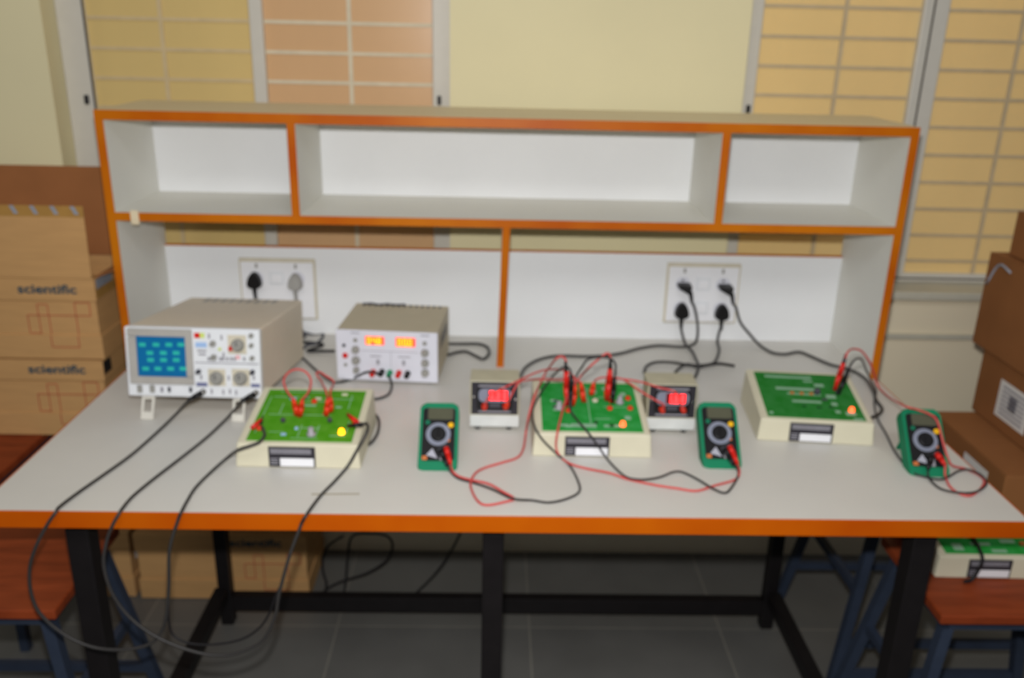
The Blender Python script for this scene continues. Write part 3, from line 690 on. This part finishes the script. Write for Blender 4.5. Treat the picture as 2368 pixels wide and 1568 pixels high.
# --- first meter
def tl(label, colour): return label
p_tip = on_kit(kB, 1311, 938); p_top = above(p_tip, 1309, 858)
t0 = at(1042, 1074, y=J1['red'][0].y-.028)
o, pm, m = lead('test_lead', 'test lead', 'red test lead of the centre multimeter, looping on the bench toward the middle kit', 'multimeter test leads', 'red',
    [t0]+path((1047, 1090, 'z', .010), (1062, 1102, 'z', .005), (1090, 1110, 'z', .0035), (1130, 1119, 'z', .0035), (1163, 1137, 'z', .0035), (1189, 1153, 'z', .0035), (1170, 1160, 'z', .0035), (1125, 1168, 'z', .0035), (1102, 1155, 'z', .0035), (1088, 1122, 'z', .0035), (1097, 1097, 'z', .0075), (1118, 1083, 'z', .0035), (1160, 1070, 'z', .0035), (1196, 1058, 'z', .0035), (1210, 1038, 'z', .0045), (1216, 1000, 'z', .012), (1221, 970, 'z', .058), (1230, 935, 'z', .088), (1240, 906, 'z', .104), (1248, 890, 'y', .38), (1262, 862, 'y', .42), (1284, 832, 'y', p_tip.y), (1298, 824, 'y', p_tip.y), (1308, 832, 'y', p_tip.y))+[p_top.lerp(above(p_tip, 1308, 832), .5)])
jackplug(o, J1['red'], 1042, 1074, pm); rod(o, above(p_tip, 1308, 836), p_top, .003, .004, BLACKP, 'strain_relief'); rod(o, p_top, p_tip, .0042, .0035, pm, 'probe', mid=.0068)
p_tip = on_kit(kB, 1319, 944); p_top = above(p_tip, 1321, 868)
t0 = at(1035, 1078, y=J1['black'][0].y-.028)
o, pm, m = lead('test_lead', 'test lead', 'black test lead of the centre multimeter, curving under the middle kit', 'multimeter test leads', 'black',
    [t0]+path((1045, 1094, 'z', .006), (1062, 1107, 'z', .0035), (1100, 1118, 'z', .0035), (1140, 1132, 'z', .0065), (1186, 1153, 'z', .0085), (1230, 1157, 'z', .0035), (1270, 1162, 'z', .0035), (1312, 1153, 'z', .0035), (1340, 1136, 'z', .0035), (1335, 1108, 'z', .0035), (1316, 1075, 'z', .0035), (1286, 1048, 'y', .212), (1254, 1016, 'y', .212), (1236, 985, 'y', .216), (1231, 950, 'z', .065), (1249, 911, 'z', .085), (1275, 874, 'y', .40), (1297, 853, 'y', p_tip.y), (1310, 848, 'y', p_tip.y), (1319, 856, 'y', p_tip.y))+[p_top])
jackplug(o, J1['black'], 1035, 1078, pm); rod(o, p_top, p_tip, .0036, .003, pm, 'probe', mid=.0055)
# --- second meter
p_tip = on_kit(kB, 1405, 926); p_top = above(p_tip, 1411, 852)
t0 = at(1706, 1074, y=J2['red'][0].y-.028)
o, pm, m = lead('test_lead', 'test lead', 'red test lead running from the second multimeter along the bench to the middle kit', 'multimeter test leads', 'red',
    [t0]+path((1710, 1092, 'z', .008), (1700, 1109, 'z', .0035), (1652, 1123, 'z', .0035), (1611, 1135, 'z', .0035), (1563, 1129, 'z', .0035), (1517, 1122, 'z', .0035), (1455, 1109, 'z', .0035), (1410, 1094, 'z', .0075), (1359, 1084, 'z', .0035), (1320, 1073, 'z', .0075), (1297, 1057, 'z', .008), (1286, 1035, 'y', .210), (1289, 1000, 'z', .062), (1300, 953, 'z', .075), (1311, 920, 'z', .09), (1325, 897, 'z', .10), (1343, 870, 'y', .40), (1362, 850, 'y', p_tip.y), (1386, 829, 'y', p_tip.y), (1403, 817, 'y', p_tip.y), (1411, 822, 'y', p_tip.y), (1412, 835, 'y', p_tip.y)))
jackplug(o, J2['red'], 1706, 1074, pm); rod(o, above(p_tip, 1412, 832), p_top, .003, .004, BLACKP, 'strain_relief'); rod(o, p_top, p_tip, .0042, .004, pm, 'probe', mid=.0075)
p_tip = on_kit(kB, 1416, 932); p_top = above(p_tip, 1421, 874)
t0 = at(1700, 1076, y=J2['black'][0].y-.028)
o, pm, m = lead('test_lead', 'test lead', 'black test lead zigzagging from the second multimeter over the middle kit', 'multimeter test leads', 'black',
    [t0]+path((1708, 1096, 'z', .005), (1694, 1124, 'z', .0065), (1677, 1140, 'z', .0035), (1649, 1130, 'z', .0065), (1614, 1109, 'z', .0035), (1578, 1092, 'z', .0035), (1556, 1092, 'z', .0035), (1524, 1104, 'z', .0035), (1486, 1109, 'z', .0075), (1453, 1105, 'z', .0075), (1430, 1089, 'z', .0035), (1404, 1061, 'z', .006), (1382, 1030, 'y', .212), (1359, 999, 'z', .064), (1333, 969, 'z', .068), (1319, 946, 'z', .078), (1322, 910, 'z', .10), (1332, 872, 'y', .41), (1345, 850, 'y', p_tip.y), (1360, 831, 'y', p_tip.y), (1390, 826, 'y', p_tip.y), (1412, 830, 'y', p_tip.y), (1424, 845, 'y', p_tip.y))+[p_top])
jackplug(o, J2['black'], 1698, 1078, pm); rod(o, p_top, p_tip, .0036, .003, pm, 'probe', mid=.0055)
# --- third meter
p_tip = on_kit(kC, 1930, 902); p_top = above(p_tip, 1951, 838)
t0 = at(2186, 1075, y=J3['red'][0].y-.028)
fz = at(2100, 940, y=.27)
o, pm, m = lead('test_lead', 'test lead', 'red test lead of the right multimeter, arching from the right kit across the meter display', 'multimeter test leads', 'red',
    [t0]+path((2186, 1100, 'z', .008), (2197, 1125, 'z', .0035), (2220, 1142, 'z', .0035), (2245, 1146, 'z', .0035), (2268, 1130, 'z', .0035), (2276, 1112, 'z', .0035), (2262, 1097, 'z', .0035), (2232, 1084, 'z', .0035), (2203, 1077, 'z', .012), (2192, 1060, 'y', .185), (2180, 1020, 'y', .20), (2168, 975, 'y', .228), (2150, 958, 'y', .236), (2120, 947, 'y', .242), (2092, 939, 'y', .252), (2055, 918, 'z', .06), (2030, 892, 'z', .05), (2020, 860, 'y', .47), (2010, 835, 'y', .46), (1992, 812, 'y', .45), (1972, 807, 'y', .44), (1960, 815, 'y', p_tip.y))+[p_top])
jackplug(o, J3['red'], 2186, 1075, pm); rod(o, above(p_tip, 1957, 818), p_top, .003, .004, DKGREY, 'strain_relief'); rod(o, p_top, p_tip, .0042, .0035, pm, 'probe', mid=.0062)
p_tip = on_kit(kC, 1938, 912); p_top = above(p_tip, 1962, 856)
t0 = at(2145, 1090, y=J3['black'][0].y-.028)
o, pm, m = lead('test_lead', 'test lead', 'black test lead of the right multimeter, coiled beside its foot', 'multimeter test leads', 'black',
    [t0]+path((2150, 1108, 'z', .006), (2175, 1130, 'z', .0035), (2215, 1139, 'z', .0065), (2255, 1138, 'z', .0065), (2281, 1120, 'z', .0035), (2270, 1100, 'z', .0065), (2240, 1086, 'z', .0065), (2215, 1090, 'z', .0035), (2180, 1108, 'z', .0065), (2140, 1103, 'z', .0035), (2105, 1089, 'z', .0035), (2070, 1045, 'z', .0035), (2050, 1005, 'z', .0035), (2028, 965, 'z', .0035), (2022, 930, 'z', .004), (2026, 905, 'z', .012), (2016, 882, 'z', .03), (2003, 855, 'z', .06), (1993, 833, 'y', .45), (1980, 830, 'y', p_tip.y), (1970, 840, 'y', p_tip.y))+[p_top])
jackplug(o, J3['black'], 2146, 1085, pm); rod(o, p_top, p_tip, .0036, .003, pm, 'probe', mid=.0055)
# --- patch cords between the small meters and the middle kit
def patch(label, pts, ends, group='red patch leads'):
    o, pm, m = lead('patch_lead', 'patch lead', label, group, 'orange', pts, .0019)
    for a, b in ends: rod(o, a, b, .003, .0044, pm, 'plug', mid=.0062)
    return o
pe = on_kit(kB, 1350, 929, .004); pt = above(pe, 1343, 884)
qa = TA[1]+Vector((.004, -.004, .014))
patch('red patch lead from left small meter to middle kit, lower of the pair', [qa]+path((1197, 888, 'y', .33), (1220, 879, 'y', .36), (1256, 877, 'y', .40), (1302, 878, 'y', pe.y), (1330, 876, 'y', pe.y))+[pt], [(pt, pe), (qa, TA[1])])
pe = on_kit(kB, 1325, 937, .004); pt = above(pe, 1331, 890)
qa = TA[0]+Vector((.01, -.006, .03))
patch('red patch lead from left small meter to middle kit, upper of the pair', [TA[0], qa]+path((1165, 897, 'y', .315), (1206, 877, 'y', .35), (1244, 860, 'y', .39), (1274, 854, 'y', .41), (1305, 857, 'y', pe.y), (1326, 870, 'y', pe.y))+[pt], [(pt, pe)])
pe = on_kit(kB, 1367, 913, .004); pt = above(pe, 1373, 886)
qb = TB[0]+Vector((.0, -.004, .016))
patch('red patch lead from middle kit to right small meter, upper of the pair', [pt]+path((1379, 878, 'y', .38), (1397, 873, 'y', .38), (1435, 876, 'y', .37), (1481, 883, 'y', .35), (1524, 896, 'y', .32), (1562, 907, 'y', .312))+[TB[1]+Vector((-.01, -.004, .02)), TB[1]], [(pt, pe)])
pe = on_kit(kB, 1402, 925, .004); pt = above(pe, 1406, 884)
patch('red patch lead from middle kit to right small meter, lower of the pair', [pt]+path((1415, 874, 'y', .385), (1440, 877, 'y', .37), (1462, 891, 'y', .345), (1490, 910, 'y', .325), (1517, 926, 'y', .315))+[qb, TB[0]], [(pt, pe)])
# --- patch cords on the left kit
pe, pf = on_kit(kA, 688, 960, .004), on_kit(kA, 694, 962, .004)
pt, pg = above(pe, 678, 922), above(pf, 699, 924)
patch('red patch cord standing in a round loop on the left kit', [pt]+path((664, 905, 'y', pe.y), (656, 880, 'y', pe.y), (668, 861, 'y', pe.y), (688, 854, 'y', pe.y), (708, 861, 'y', pf.y), (719, 880, 'y', pf.y), (714, 905, 'y', pf.y))+[pg], [(pt, pe), (pg, pf)])
pe, pf = on_kit(kA, 755, 961, .004), on_kit(kA, 765, 952, .004)
pt, pg = above(pe, 758, 922), above(pf, 764, 918)
patch('red patch cord on the left kit bent back over the bench, seen almost edge-on', [pt]+path((753, 902, 'y', pe.y), (742, 880, 'y', .335), (732, 865, 'y', .36), (738, 860, 'y', .37), (752, 868, 'y', .375), (770, 880, 'y', .37), (771, 890, 'y', .35), (765, 900, 'y', pf.y))+[pg], [(pt, pe), (pg, pf)])
# --- supply cords
q = POST['black']
o, pm, m = lead('patch_lead', 'patch lead', 'black lead from the power supply terminals swinging left behind the oscilloscope', 'black supply leads', 'black',
    [q]+path((862, 860, 'y', q.y-.006), (843, 862, 'y', q.y-.012), (815, 876, 'z', .006), (785, 884, 'z', .004), (764, 880, 'z', .004), (731, 856, 'z', .004), (704, 831, 'z', .004), (690, 822, 'z', .004)), .0028)
rod(o, q+Vector((-.008, -.004, .004)), q, .0035, .0045, BLACKP, 'plug')
q = POST['green']
o, pm, m = lead('patch_lead', 'patch lead', 'black lead from the green supply terminal curling down behind the left kit', 'black supply leads', 'black',
    [q]+path((902, 874, 'y', q.y-.01), (906, 892, 'z', .004), (900, 910, 'z', .004), (882, 920, 'z', .004), (862, 923, 'z', .006), (846, 922, 'z', .012)), .0028)
rod(o, q+Vector((.003, -.005, -.004)), q, .0035, .0045, GREENP, 'plug')
o = empty('cable_loop', Pt((872, 990, 'z', .006)), 'grey cord bulging out from the right side of the left kit', 'cord')
wire(o, path((853, 952, 'z', .03), (864, 955, 'z', .022), (876, 972, 'z', .010), (874, 999, 'z', .004), (862, 1020, 'z', .004), (850, 1030, 'z', .004)), .003, CORD)

# ------------------------------------------------------------------ oscilloscope probes: over the front edge and up to the left kit
pe = on_kit(kA, 603, 988, .006)
o = empty('oscilloscope_probe', Pt((134, 1176, 'z', .003)), 'black probe cable from the left oscilloscope input, hanging deepest over the left bench front', 'probe cable', 'oscilloscope probe cables')
b = BNC[0]; b2 = at(437, 925, y=b.y-.03)
wire(o, [b2]+path((400, 965, 'z', .010), (350, 1012, 'z', .0035), (300, 1055, 'z', .0035), (240, 1098, 'z', .0035), (180, 1140, 'z', .0035), (138, 1172, 'z', .0045), (128, 1186, 'y', -.005), (110, 1212, 'y', -.012), (85, 1260, 'y', -.02), (69, 1312, 'y', -.026), (72, 1370, 'y', -.03), (94, 1420, 'y', -.034), (150, 1468, 'y', -.036), (217, 1497, 'y', -.036), (290, 1502, 'y', -.034), (350, 1487, 'y', -.03), (380, 1445, 'y', -.026), (390, 1362, 'y', -.022), (392, 1272, 'y', -.016), (412, 1202, 'y', -.006), (420, 1183, 'z', .0055), (432, 1160, 'z', .004), (453, 1127, 'z', .0035), (490, 1090, 'z', .0035), (530, 1055, 'z', .022), (552, 1040, 'z', .05), (575, 1032, 'z', .058), (600, 1022, 'z', .062), (612, 1005, 'z', .066), (606, 988, 'z', .066)), .0029, CORD, 'cable')
rod(o, b, b2, .0062, .004, BLACKP, 'connector', mid=.0058)
rod(o, on_kit(kA, 583, 990, .010), on_kit(kA, 604, 970, .014), .0045, .003, REDPL, 'probe_cap', label='red probe cap')
rod(o, on_kit(kA, 604, 980, .012), on_kit(kA, 608, 962, .008), .0024, .0014, BLACKP, 'probe_clip')
o = empty('oscilloscope_probe', Pt((279, 1183, 'z', .003)), 'black probe cable from the right oscilloscope input, ending at right side of the left kit', 'probe cable', 'oscilloscope probe cables')
b = BNC[1]; b2 = at(558, 928, y=b.y-.03)
wire(o, [b2]+path((530, 962, 'z', .010), (480, 1010, 'z', .0035), (420, 1058, 'z', .0035), (350, 1112, 'z', .0035), (305, 1150, 'z', .0035), (283, 1176, 'z', .0045), (274, 1190, 'y', -.005), (260, 1215, 'y', -.012), (246, 1254, 'y', -.016), (240, 1308, 'y', -.024), (261, 1375, 'y', -.03), (308, 1435, 'y', -.036), (380, 1482, 'y', -.04), (471, 1512, 'y', -.04), (543, 1512, 'y', -.038), (606, 1482, 'y', -.034), (636, 1425, 'y', -.03), (645, 1375, 'y', -.026), (668, 1290, 'y', -.018), (692, 1225, 'y', -.008), (698, 1209, 'y', -.005), (709, 1190, 'z', .005), (740, 1148, 'z', .0035), (775, 1112, 'z', .0035), (804, 1078, 'y', .135), (824, 1044, 'y', .146), (842, 1012, 'y', .155), (851, 990, 'y', .170), (848, 980, 'z', .072), (838, 981, 'z', .070)), .0029, CORD, 'cable')
rod(o, b, b2, .0062, .004, BLACKP, 'connector', mid=.0058)
rod(o, on_kit(kA, 838, 982, .014), on_kit(kA, 803, 985, .010), .0048, .003, BLACKP, 'probe')
rod(o, on_kit(kA, 804, 958, .012), on_kit(kA, 825, 976, .012), .003, .005, REDPL, 'probe_cap', label='red probe cap')
o = empty('oscilloscope_probe_strand', Pt((520, 1490, 'y', -.03)), 'thin dark cable strand hanging in a shallow bow under the bench front edge', 'probe cable')
wire(o, path((389, 1385, 'y', -.023), (391, 1440, 'y', -.024), (402, 1470, 'y', -.026), (440, 1488, 'y', -.03), (500, 1490, 'y', -.03), (560, 1478, 'y', -.03), (600, 1452, 'y', -.028), (622, 1420, 'y', -.026), (635, 1385, 'y', -.026), (646, 1360, 'y', -.0245)), .002, BLACKR, 'cable')

# ------------------------------------------------------------------ stools
def stool(x0, y0, w, d, h, label, splay=.10):
    r = empty('stool', (x0+w/2, y0+d/2, 0), label, 'stool', 'wooden-topped steel stools')
    MB().box(-w/2, w/2, -d/2, d/2, h-.02, h, .003).build('seat', SEAT, r)
    a = .030; fx, fy = w/2-a, d/2-a; g = .011
    R = MB()
    for q in ((-fx, fx, -fy-g, -fy+g), (-fx, fx, fy-g, fy+g), (-fx-g, -fx+g, -fy, fy), (fx-g, fx+g, -fy, fy)): R.box(*q, h-.045, h-.02)
    R.build('seat_frame', STEEL, r)
    def leg(sx, sy):
        tx, ty = sx*fx, sy*fy; sp = splay*(.62 if sy < 0 else .9); bx, by = sx*(fx+sp), sy*(fy+splay*.35)
        m = MB(); m.hexa([(bx-g, by-g, 0), (bx+g, by-g, 0), (bx+g, by+g, 0), (bx-g, by+g, 0), (tx-g, ty-g, h-.045), (tx+g, ty-g, h-.045), (tx+g, ty+g, h-.045), (tx-g, ty+g, h-.045)]); m.build('leg', STEEL, r)
    for sx in (-1, 1):
        for sy in (-1, 1): leg(sx, sy)
    for z, s in ((.16, 1), (.30, 1)):
        f = 1-z/(h-.045); X = fx+splay*.62*f; XB = fx+splay*.9*f; Y = fy+splay*.35*f
        if z < .2:
            for sy, X_ in ((-1, X), (1, XB)): MB().box(-X_, X_, sy*Y-.008, sy*Y+.008, z-.01, z+.01).build('stretcher', STEEL, r)
        else:
            for sx in (-1, 1): MB().hexa([(sx*q[0]+q[2], q[1], q[3]) for q in ((X, -Y, -.008, z-.01), (X, -Y, .008, z-.01), (XB, Y, .008, z-.01), (XB, Y, -.008, z-.01), (X, -Y, -.008, z+.01), (X, -Y, .008, z+.01), (XB, Y, .008, z+.01), (XB, Y, -.008, z+.01))]).build('stretcher', STEEL, r)
    return r
SH = Z0-.24
stool(-.235, .055, .31, .29, SH, 'red-brown stool pushed under the left end of the bench, nearest the front')
stool(-.595, .56, .30, .42, SH, 'red-brown stool behind the left end, carrying printed cardboard cartons', splay=.0)
stool(1.717, .062, .34, .275, SH, 'red-brown stool under the right bench end with a trainer kit on its seat')
stool(1.735, .43, .72, .34, SH, 'stool behind the right bench leg, mostly hidden, supporting the brown cartons')

# kit on the right stool
kD = kit(1.762, .185, rad(-1), BOARDB, 'cream trainer kit lying on the stool seat below the right bench corner', z=SH)
silk(kD, [(.05, .03, .02, .02), (.1, .04, .04, .008), (.16, .05, .03, .010), (.13, .02, .03, .008), (.1, .08, .1, .003), (.05, .07, .03, .010), (.15, .1, .06, .004)])
parts(kD, [(.185, .04, .01, .008, .006, ORPR, 'trimmer'), (.08, .06, .012, .005, .004, BEIGE, 'resistor')])
o = empty('mains_lead', kD.M @ Vector((.09, .05, .01)), 'black cord draped over the trainer kit on the right stool', 'mains lead')
KI = rootM(kD.root)
wire(o, [KI @ Vector(p) for p in ((.10, .205, .085), (.098, .15, .078), (.094, .10, .071), (.090, .06, .065), (.087, .02, .059), (.084, -.006, .047), (.078, -.009, .025), (.066, -.014, .006), (.05, -.018, .004))], .0035, BLACKR)

# ------------------------------------------------------------------ cartons with printed fronts
LX = 1.29
def carton(x1, yf, z, w, d, label, lid_h=.055, base_h=.155, lid=True, text=True, outline=True, toff=0, group='printed cardboard cartons'):
    """telescoping carton; x1 = right edge, yf = front face, z = bottom"""
    r = empty('cardboard_carton', (x1-w/2, yf+d/2, z), label, 'carton', group)
    X0, X1, Y0, Y1 = -w/2, w/2, -d/2, d/2
    s = base_h*.42
    MB().box(X0+.001, X1-.001, Y0+.001, Y1-.001, 0.0015, s-.001, .002).build('base', CARD, r)
    MB().box(X0+.005, X1-.005, Y0+.006, Y1-.005, s-.004, base_h+.002, .0005).build('sleeve', CARD, r)
    if lid: MB().box(X0, X1, Y0, Y1, base_h+.0005, base_h+lid_h-.0005, .0012).build('lid', CARD, r)
    # red outline of crossing bars on the front
    p = MB(); k = 1.0
    def ln(a, b, y):
        (xa, za), (xb, zb) = a, b; t = .0022
        if abs(xa-xb) > abs(za-zb): p.hexa([(xa, y-.0008, za-t/2), (xb, y-.0008, zb-t/2), (xb, y, zb-t/2), (xa, y, za-t/2), (xa, y-.0008, za+t/2), (xb, y-.0008, zb+t/2), (xb, y, zb+t/2), (xa, y, za+t/2)])
        else: p.hexa([(xa-t/2, y-.0008, za), (xa+t/2, y-.0008, za), (xa+t/2, y, za), (xa-t/2, y, za), (xb-t/2, y-.0008, zb), (xb+t/2, y-.0008, zb), (xb+t/2, y, zb), (xb-t/2, y, zb)])
    e = X1; yb_, ys_ = Y0+.001, Y0+.006
    B = base_h
    for a, b in (((-.150, B-.012), (-.150, s)), ((-.125, B-.012), (-.125, s)), ((-.150, B-.012), (-.125, B-.012)), ((-.177, B-.040), (-.022, B-.040)), ((-.177, B-.040), (-.177, s+.003)), ((-.058, B-.006), (-.058, s)), ((-.022, B-.006), (-.022, B-.040)), ((-.058, B-.006), (-.022, B-.006)), ((-.177, s+.003), (-.15, s+.003))):
        ln((e+a[0], a[1]), (e+b[0], b[1]), ys_)
    for a, b in (((-.125, s-.002), (-.125, s-.032)), ((-.058, s-.002), (-.058, s-.032)), ((-.125, s-.032), (-.058, s-.032))): ln((e+a[0], a[1]), (e+b[0], b[1]), yb_)
    if outline: p.build('printed_outline', REDP, r)
    else: p.bm.free()
    if text and lid: text_mesh('scientific', .032, 'printed_lettering', TEAL, r, T((e-.188+toff, Y0-.0002, base_h+.020)) @ FRONT @ Matrix.Diagonal((LX, 1, 1, 1)), bold=.0007)
    return r
XR = -.108; YC = .775
zc2 = SH
cb = carton(XR-.006, YC, zc2, .48, .24, 'closed printed carton on the left stool, under the open one')
MB().box(.241, .2415, -.118, -.075, .172, .206).build('slot', BLACKR, cb, label='dark slot at the lid corner')
ca = carton(XR, YC+.003, zc2+.211, .48, .24, 'open printed carton with raised flaps, topmost on the left stool', lid=False)
# open carton: collar with text, flaps
X0, X1, Y0, Y1 = -.24, .24, -.12, .12; b0 = .1555; b1 = .211
co = MB()
for q in ((X0, X1, Y0, Y0+.004), (X0, X1, Y1-.004, Y1), (X0, X0+.004, Y0+.004, Y1-.004), (X1-.004, X1, Y0+.004, Y1-.004)): co.box(*q, b0, b1)
co.build('collar', CARD, ca)
text_mesh('scientific', .032, 'printed_lettering', TEAL, ca, T((X1-.188, Y0-.0002, b0+.018)) @ FRONT @ Matrix.Diagonal((LX, 1, 1, 1)), bold=.0007)
fl = MB().box(X0, X1-.004, Y0-.001, Y0+.003, b1+.001, b1+.178, .0008, M=T((0, Y0, b1)) @ RX(rad(-1.5)) @ T((0, -Y0, -b1))).build('front_flap', CARD, ca)
tp = MB(); Mf = T((0, Y0, b1)) @ RX(rad(-1.5)) @ T((0, -Y0, -b1))
tp.box(X0, X1-.004, Y0-.0016, Y0-.0009, b1+.152, b1+.1785, m=TAPE, M=Mf)
for i in range(10):
    x = X1-.02-.0475*i
    tp.hexa([(x-.004, Y0-.0021, b1+.158), (x+.006, Y0-.0021, b1+.158), (x+.006, Y0-.0015, b1+.158), (x-.004, Y0-.0015, b1+.158), (x-.014, Y0-.0021, b1+.178), (x-.004, Y0-.0021, b1+.178), (x-.004, Y0-.0015, b1+.178), (x-.014, Y0-.0015, b1+.178)], m=TAPEB, M=Mf)
tp.build('printed_tape', TAPE, fl)
MB().box(X0, X1+.02, Y1-.004, Y1, b1+.001, b1+.235, .0008, M=T((0, Y1, b1)) @ RX(rad(-3)) @ T((0, -Y1, -b1))).build('back_flap', CARDD, ca)
Mr = T((X1, 0, b1)) @ RY(rad(68)) @ T((-X1, 0, -b1))
MB().box(X1-.004, X1, Y0+.012, Y1-.004, b1+.001, b1+.105, .0008, M=Mr).build('right_flap', CARDD, ca)
sd = MB(); sd.box(X1, X1+.0006, Y0+.01, Y0+.10, b1-.028, b1-.004, m=TAPEB); sd.box(X1, X1+.0005, Y0+.004, Y1-.02, b1-.052, b1-.028, m=TAPE)
sd.build('side_tape', TAPE, ca)
# cartons on the floor under the bench
cc = carton(.362, .803, .001, .475, .235, 'printed carton on the floor under the bench, behind the left back leg', toff=-.024)
MB().box(-.2378, -.2372, -.115, -.08, .13, .20).build('sticker', WHITEM, cc)
carton(-.128, .81, .001, .165, .22, 'narrow carton on the floor, wedged left of the wide printed floor carton', text=False, outline=False)

# brown cartons at the right
def brown_box(x0, y0, z, w, d, h, label, m=CARDR, tape=True):
    r = empty('cardboard_box', (x0+w/2, y0+d/2, z), label, 'box', 'plain brown boxes')
    MB().box(-w/2, w/2, -d/2, d/2, 0, h, .003).build('body', m, r)
    q = MB(); q.box(-w/2, w/2, -d/2, -.001, h+.0002, h+.0022); q.build('flap', m, r)
    q = MB(); q.box(-w/2, w/2, .001, d/2, h+.0002, h+.0022); q.build('flap', m, r)
    if tape: MB().box(-w/2-.0006, w/2, -.022, .022, h+.0024, h+.003).build('tape', TAPE, r)
    return r
fb = brown_box(1.948, .318, SH, .36, .325, .160, 'flat brown box touching the right bench edge, bottom of the right stack', tape=False)
MB().box(-.1808, -.1802, -.10, .0, .10, .135).build('label_sticker', WHITEM, fb)
bb = brown_box(2.049, .26, SH+.1635, .36, .40, .160, 'brown box with a printed white label, standing on the flat box at right', tape=True)
ls = MB(); ls.box(-.1808, -.1802, -.015, .105, .030, .118, m=WHITEM)
lo = ls.build('label_sticker', WHITEM, bb)
lp = MB()
for i in range(7): lp.box(-.1812, -.1808, -.002, .09, .04+.0105*i, .0445+.0105*i)
lp.box(-.1812, -.1808, .03, .06, .06, .095); lp.build('label_print', LABG, lo)
tb = brown_box(2.036, .30, SH+.3265, .37, .395, .222, 'large brown box with torn tape at its corner, on the labelled box')
MB().tube([(-.186, .10, .20), (-.186, .15, .205), (-.186, .185, .15)], .003, None, 6, 4).build('torn_tape', TAPEB, tb)
brown_box(2.062, .34, SH+.552, .33, .325, .10, 'brown box at the top of the right stack, at the photo edge', tape=False)

# ------------------------------------------------------------------ cords hanging behind the bench
o = empty('mains_lead', at(800, 1300, y=.84), 'black cord hanging behind the bench in a wide loop beside the floor carton', 'mains lead')
wire(o, [at(u, v, y=y) for u, v, y in ((795, 1238, .90), (760, 1262, .88), (746, 1290, .87), (748, 1325, .86), (755, 1350, .85), (750, 1375, .84), (742, 1392, .83))]+[at(u, v, y=y) for u, v, y in ((752, 1366, .84), (790, 1345, .85), (850, 1325, .86), (895, 1295, .87), (908, 1262, .88), (895, 1240, .89), (860, 1234, .90), (815, 1240, .90), (804, 1290, .88), (800, 1340, .86), (793, 1395, .83))], .0036, BLACKR)
o = empty('mains_lead', at(1010, 1300, y=.84), 'black cord slanting down behind the bench near the middle leg', 'mains lead')
wire(o, [at(u, v, y=y) for u, v, y in ((1065, 1232, .90), (1050, 1262, .89), (1020, 1310, .87), (985, 1350, .85), (940, 1392, .83), (915, 1415, .81))], .0036, BLACKR)

# a pencil-thin brown scuff on the bench
o = MB().box(-.042, .042, -.0018, .0018, 0, .0006).build('scuff_mark', mat('grey_brown_scuff', (158, 148, 128), .8)); o.location = at(776, 1143, z=.0002); o.rotation_euler = (0, 0, rad(2))
tag(o, 'thin grey-brown scuff mark near the front edge of the bench', 'scuff')

# ------------------------------------------------------------------ light
w = bpy.data.worlds.new('world'); SC.world = w; w.use_nodes = True
n = w.node_tree.nodes; L = w.node_tree.links; bg = n['Background']
tc = n.new('ShaderNodeTexCoord'); sp = n.new('ShaderNodeSeparateXYZ'); rp = n.new('ShaderNodeValToRGB')
L.new(tc.outputs['Generated'], sp.inputs[0]); L.new(sp.outputs['Z'], rp.inputs['Fac']); L.new(rp.outputs['Color'], bg.inputs['Color'])
rp.color_ramp.elements[0].position = .05; rp.color_ramp.elements[0].color = (.02, .02, .02, 1)
rp.color_ramp.elements[1].position = .6; rp.color_ramp.elements[1].color = (.95, .97, 1, 1)
bg.inputs['Strength'].default_value = AMB
# the camera's own flash, just above the lens
ld = bpy.data.lights.new('camera_flash', 'SPOT'); ld.energy = FLASH; ld.spot_size = rad(150); ld.spot_blend = 1; ld.shadow_soft_size = .018; ld.color = (1, .995, .985)
lo_ = bpy.data.objects.new('camera_flash', ld); COL.objects.link(lo_); lo_.location = CAM+UP*.10-RT*.01+FW*.02
tgt = Vector((.92, .9, Z0+.62)); lo_.rotation_euler = (tgt-lo_.location).to_track_quat('-Z', 'Y').to_euler()
# added soft fill for the upright faces, high up behind the camera
lc = bpy.data.lights.new('fill_light', 'AREA'); lc.shape = 'RECTANGLE'; lc.size = 3.6; lc.size_y = .8; lc.energy = FILL; lc.color = (1, 1, .98)
co_ = bpy.data.objects.new('fill_light', lc); COL.objects.link(co_); co_.location = (.9, -2.4, 3.5)
co_.rotation_euler = (Vector((.9, .9, 1.1))-co_.location).to_track_quat('-Z', 'Y').to_euler()
# daylight outside the right-hand window
la = bpy.data.lights.new('outdoor_daylight', 'AREA'); la.shape = 'RECTANGLE'; la.size = 2.2; la.size_y = .5; la.energy = DAY; la.color = (1, .98, .95)
ao = bpy.data.objects.new('outdoor_daylight', la); COL.objects.link(ao); ao.location = (2.7, 1.75, 3.0)
ao.rotation_euler = (Vector((2.6, 2.4, 1.2))-ao.location).to_track_quat('-Z', 'Y').to_euler()

vs = SC.view_settings; vs.view_transform = 'Standard'; vs.look = 'None'; vs.gamma = 1; vs.exposure = .08; vs.use_curve_mapping = False
SC.display_settings.display_device = 'sRGB'
